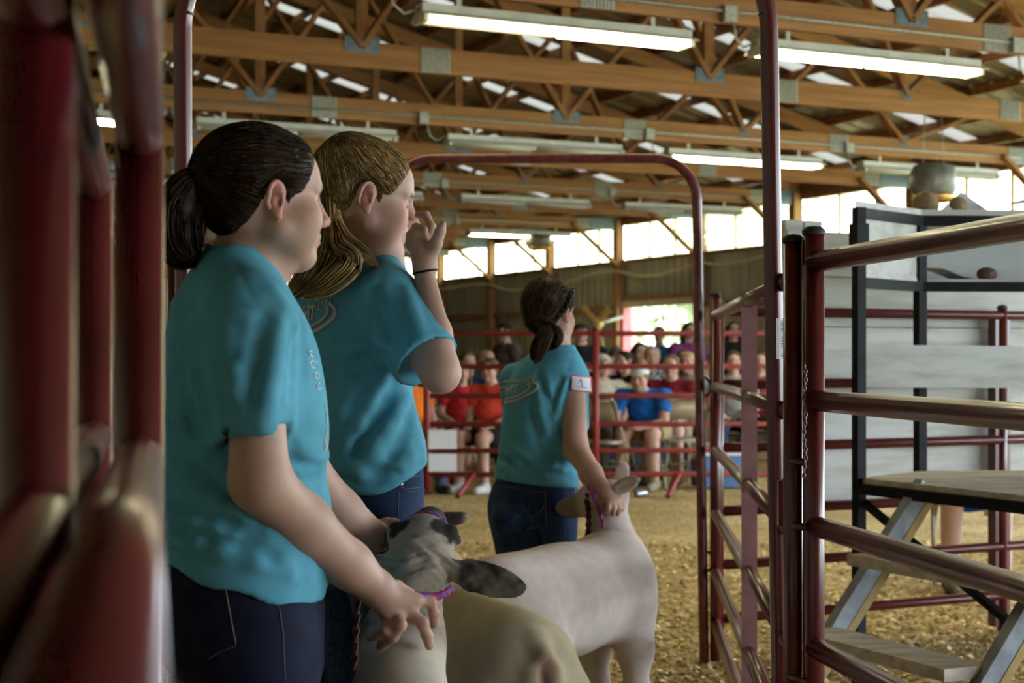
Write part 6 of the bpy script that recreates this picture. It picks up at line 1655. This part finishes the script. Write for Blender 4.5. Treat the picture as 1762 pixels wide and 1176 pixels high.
# folding chairs
def chair_parts():
    r = .011; out = []
    for s in (-1, 1):
        y = .2 * s
        out.append(('front_leg', MB().tube([(.24, y, .01), (.05, y, .46), (-.16, y, .80)], r, 8).mesh('front_leg', M['chair'])))
        out.append(('rear_leg', MB().tube([(-.24, y * .92, .01), (.14, y * .92, .44)], r, 8).mesh('rear_leg', M['chair'])))
    hoop = [(-.16, -.2, .80), (-.175, -.19, .84), (-.18, -.15, .865), (-.18, .15, .865), (-.175, .19, .84), (-.16, .2, .80)]
    out.append(('top_hoop', MB().tube(hoop, r, 8).mesh('top_hoop', M['chair'])))
    mb = MB(); vs = []
    for i in range(7):
        y = -.185 + .37 * i / 6; b = -.03 * (1 - (2 * i / 6 - 1) ** 2)
        for z, x in ((.66, -.085), (.845, -.172)):
            for t in (0, .006): vs.append((x + b + t, y, z))
    fs = []
    for i in range(6):
        a = i * 4; fs += [(a, a + 2, a + 6, a + 4), (a + 1, a + 5, a + 7, a + 3), (a + 2, a + 3, a + 7, a + 6), (a, a + 4, a + 5, a + 1)]
    fs += [(0, 1, 3, 2), (24, 26, 27, 25)]
    out.append(('backrest', mb.add(vs, fs, True).mesh('backrest', M['chair'])))
    mb = MB(); ring_ = []
    for z, k in ((.475, .94), (.482, 1.0), (.468, 1.0), (.455, .96)):
        for i in range(20):
            a = 2 * math.pi * i / 20; c, s = math.cos(a), math.sin(a)
            ring_.append((.20 * k * math.copysign(abs(c) ** .5, c) + .02, .195 * k * math.copysign(abs(s) ** .5, s), z))
    fs = [(j * 20 + i, j * 20 + (i + 1) % 20, (j + 1) * 20 + (i + 1) % 20, (j + 1) * 20 + i) for j in range(3) for i in range(20)] + [tuple(range(20)), tuple(range(79, 59, -1))]
    out.append(('seat', mb.add(ring_, fs, True).mesh('seat', M['chair'])))
    for z, x in ((.16, -.12), (.22, .15)): out.append(('crossbar', MB().tube([(x + (.03 if x > 0 else 0), -.19, z), (x + (.03 if x > 0 else 0), .19, z)], .008, 8).mesh('crossbar', M['chair'])))
    return out
CP = chair_parts()
def fchair(X, Y, face, label):
    r = empty('folding_chair', loc=(X, Y, 0), rz=math.radians(face), label=label, cat='chair', group='tan folding chairs of the spectators')
    for n, me in CP: put(n, me, r)
def under(x, d, face, label, back=0.1, lean=.055, sc=1.0):
    a = math.radians(face); X = (x - 881) / FPX * d
    fchair(X - lean * math.cos(a), d - lean * math.sin(a), face, label)
under(1100, 15.35, -112, 'tan folding chair under the person in bright blue shirt', lean=.37)
under(1154, 16.3, -108, 'tan folding chair under the person in maroon polo')
under(1036, 16.3, -70, 'tan folding chair under the person in cream shirt')
under(843, 15.3, -118, 'tan folding chair under the person in coral red shirt')
under(795, 16.2, -78, 'tan folding chair under the long haired person with crossed legs')
under(760, 17.0, -70, 'tan folding chair under the person in patterned top')
under(708, 15.2, -60, 'tan folding chair under the person in orange shirt')
under(1668, 9.0, -100, 'tan folding chair behind the white boards at right')
for i, (x, d, fc, nm) in enumerate(((806, 18.2, -80, 'navy shirt'), (838, 19.4, -45, 'balding person'), (1046, 18.3, -95, 'dusty pink shirt'), (1060, 21.4, -80, 'camouflage cap'), (1074, 17.6, -140, 'black shirt turned away'), (1101, 20.0, -75, 'long black hair'), (1122, 18.9, -92, 'plaid shirt'),
                     (1103, 16.9, -85, 'small blond child'), (1176, 19.7, -88, 'grey tank top'), (1184, 17.6, -120, 'blond person in pale grey'), (1262, 17.0, -95, 'grey shirt'), (1308, 17.6, -95, 'dark red shirt'))):
    under(x, d, fc, 'tan folding chair mostly hidden under the spectator: %s' % nm)
q = P(1036, 760, 15.15); fchair(q.x, q.y, 65, 'empty tan folding chair turned away, left of the blue shirt')
q = P(1168, 760, 15.5); fchair(q.x, q.y, 100, 'empty tan folding chair turned away, right of the blue shirt')

# drink can on the shavings by the fence
M['can'] = mat('silver_can', (.6, .62, .66), .25, metal=.8, color2=(.15, .25, .5), scale=30)
cq = P(1103, 843, 14.55)
cn = empty('drink_can', loc=(cq.x, cq.y, .034), rz=.5, label='silver drink can lying on the shavings near the fence', cat='can')
MB().lathe([(.022, -.062), (.03, -.058), (.033, -.048), (.033, .045), (.024, .058), (.022, .060)], 16, M=Matrix.Rotation(math.pi / 2, 3, 'Y')).build('can_body', M['can'], cn)
MB().lathe([(.001, .058), (.022, .058), (.024, .061)], 16, M=Matrix.Rotation(math.pi / 2, 3, 'Y')).build('lid', M['plate'], cn)

M['cool_blue'] = mat('blue_plastic', (.02, .10, .28), .4)
M['cool_white'] = mat('white_plastic', (.7, .7, .7), .4)
cq = P(1240, 790, 15.6); co = empty('cooler', loc=(cq.x, cq.y, 0), rz=.2, label='blue and white drinks cooler on the ground beyond the right hand panel', cat='cooler')
MB().box((0, 0, .17), (.5, .3, .30)).build('tub', M['cool_blue'], co); MB().box((0, 0, .35), (.52, .32, .06)).build('lid', M['cool_white'], co)
MB().tube([(-.27, 0, .28), (-.29, 0, .36), (-.29, 0, .42), (.29, 0, .42), (.29, 0, .36), (.27, 0, .28)], .012, 8).build('handle', M['cool_white'], co)
# loose shavings on the floor
def flakes(n, seed):
    r = np.random.default_rng(seed); dd = 1 / r.uniform(1 / 11.0, 1 / 4.3, n); x = r.uniform(-0.16, 0.36, n) * dd
    c = np.stack([x, dd, r.uniform(.002, .012, n)], 1); a = r.uniform(0, 6.283, n); L = r.uniform(.006, .017, n); W = L * r.uniform(.3, .7, n); t = r.normal(0, .35, (n, 2))
    ex = np.stack([np.cos(a), np.sin(a), t[:, 0]], 1) * L[:, None]; ey = np.stack([-np.sin(a), np.cos(a), t[:, 1]], 1) * W[:, None]
    V = np.stack([c - ex - ey, c + ex - ey, c + ex + ey + (0, 0, .004), c - ex + ey], 1).reshape(-1, 3); V[:, 2] = np.maximum(V[:, 2], .001)
    col = np.repeat(np.array((.74, .57, .28)) * r.uniform(.45, 1.25, (n, 1)) * (1 + r.normal(0, .05, (n, 3))), 4, 0)
    return npmesh('loose_shavings', V, np.arange(4 * n).reshape(-1, 4), M['flake'], np.clip(col, 0, 1))
M['flake'] = mat('shaving_flake', (1, 1, 1), .9, attr='Col', spec=.2)
tag(put('loose_shavings', flakes(45000, 5)), 'loose pale wood shavings strewn over the ring floor', 'wood shavings', kind='stuff')
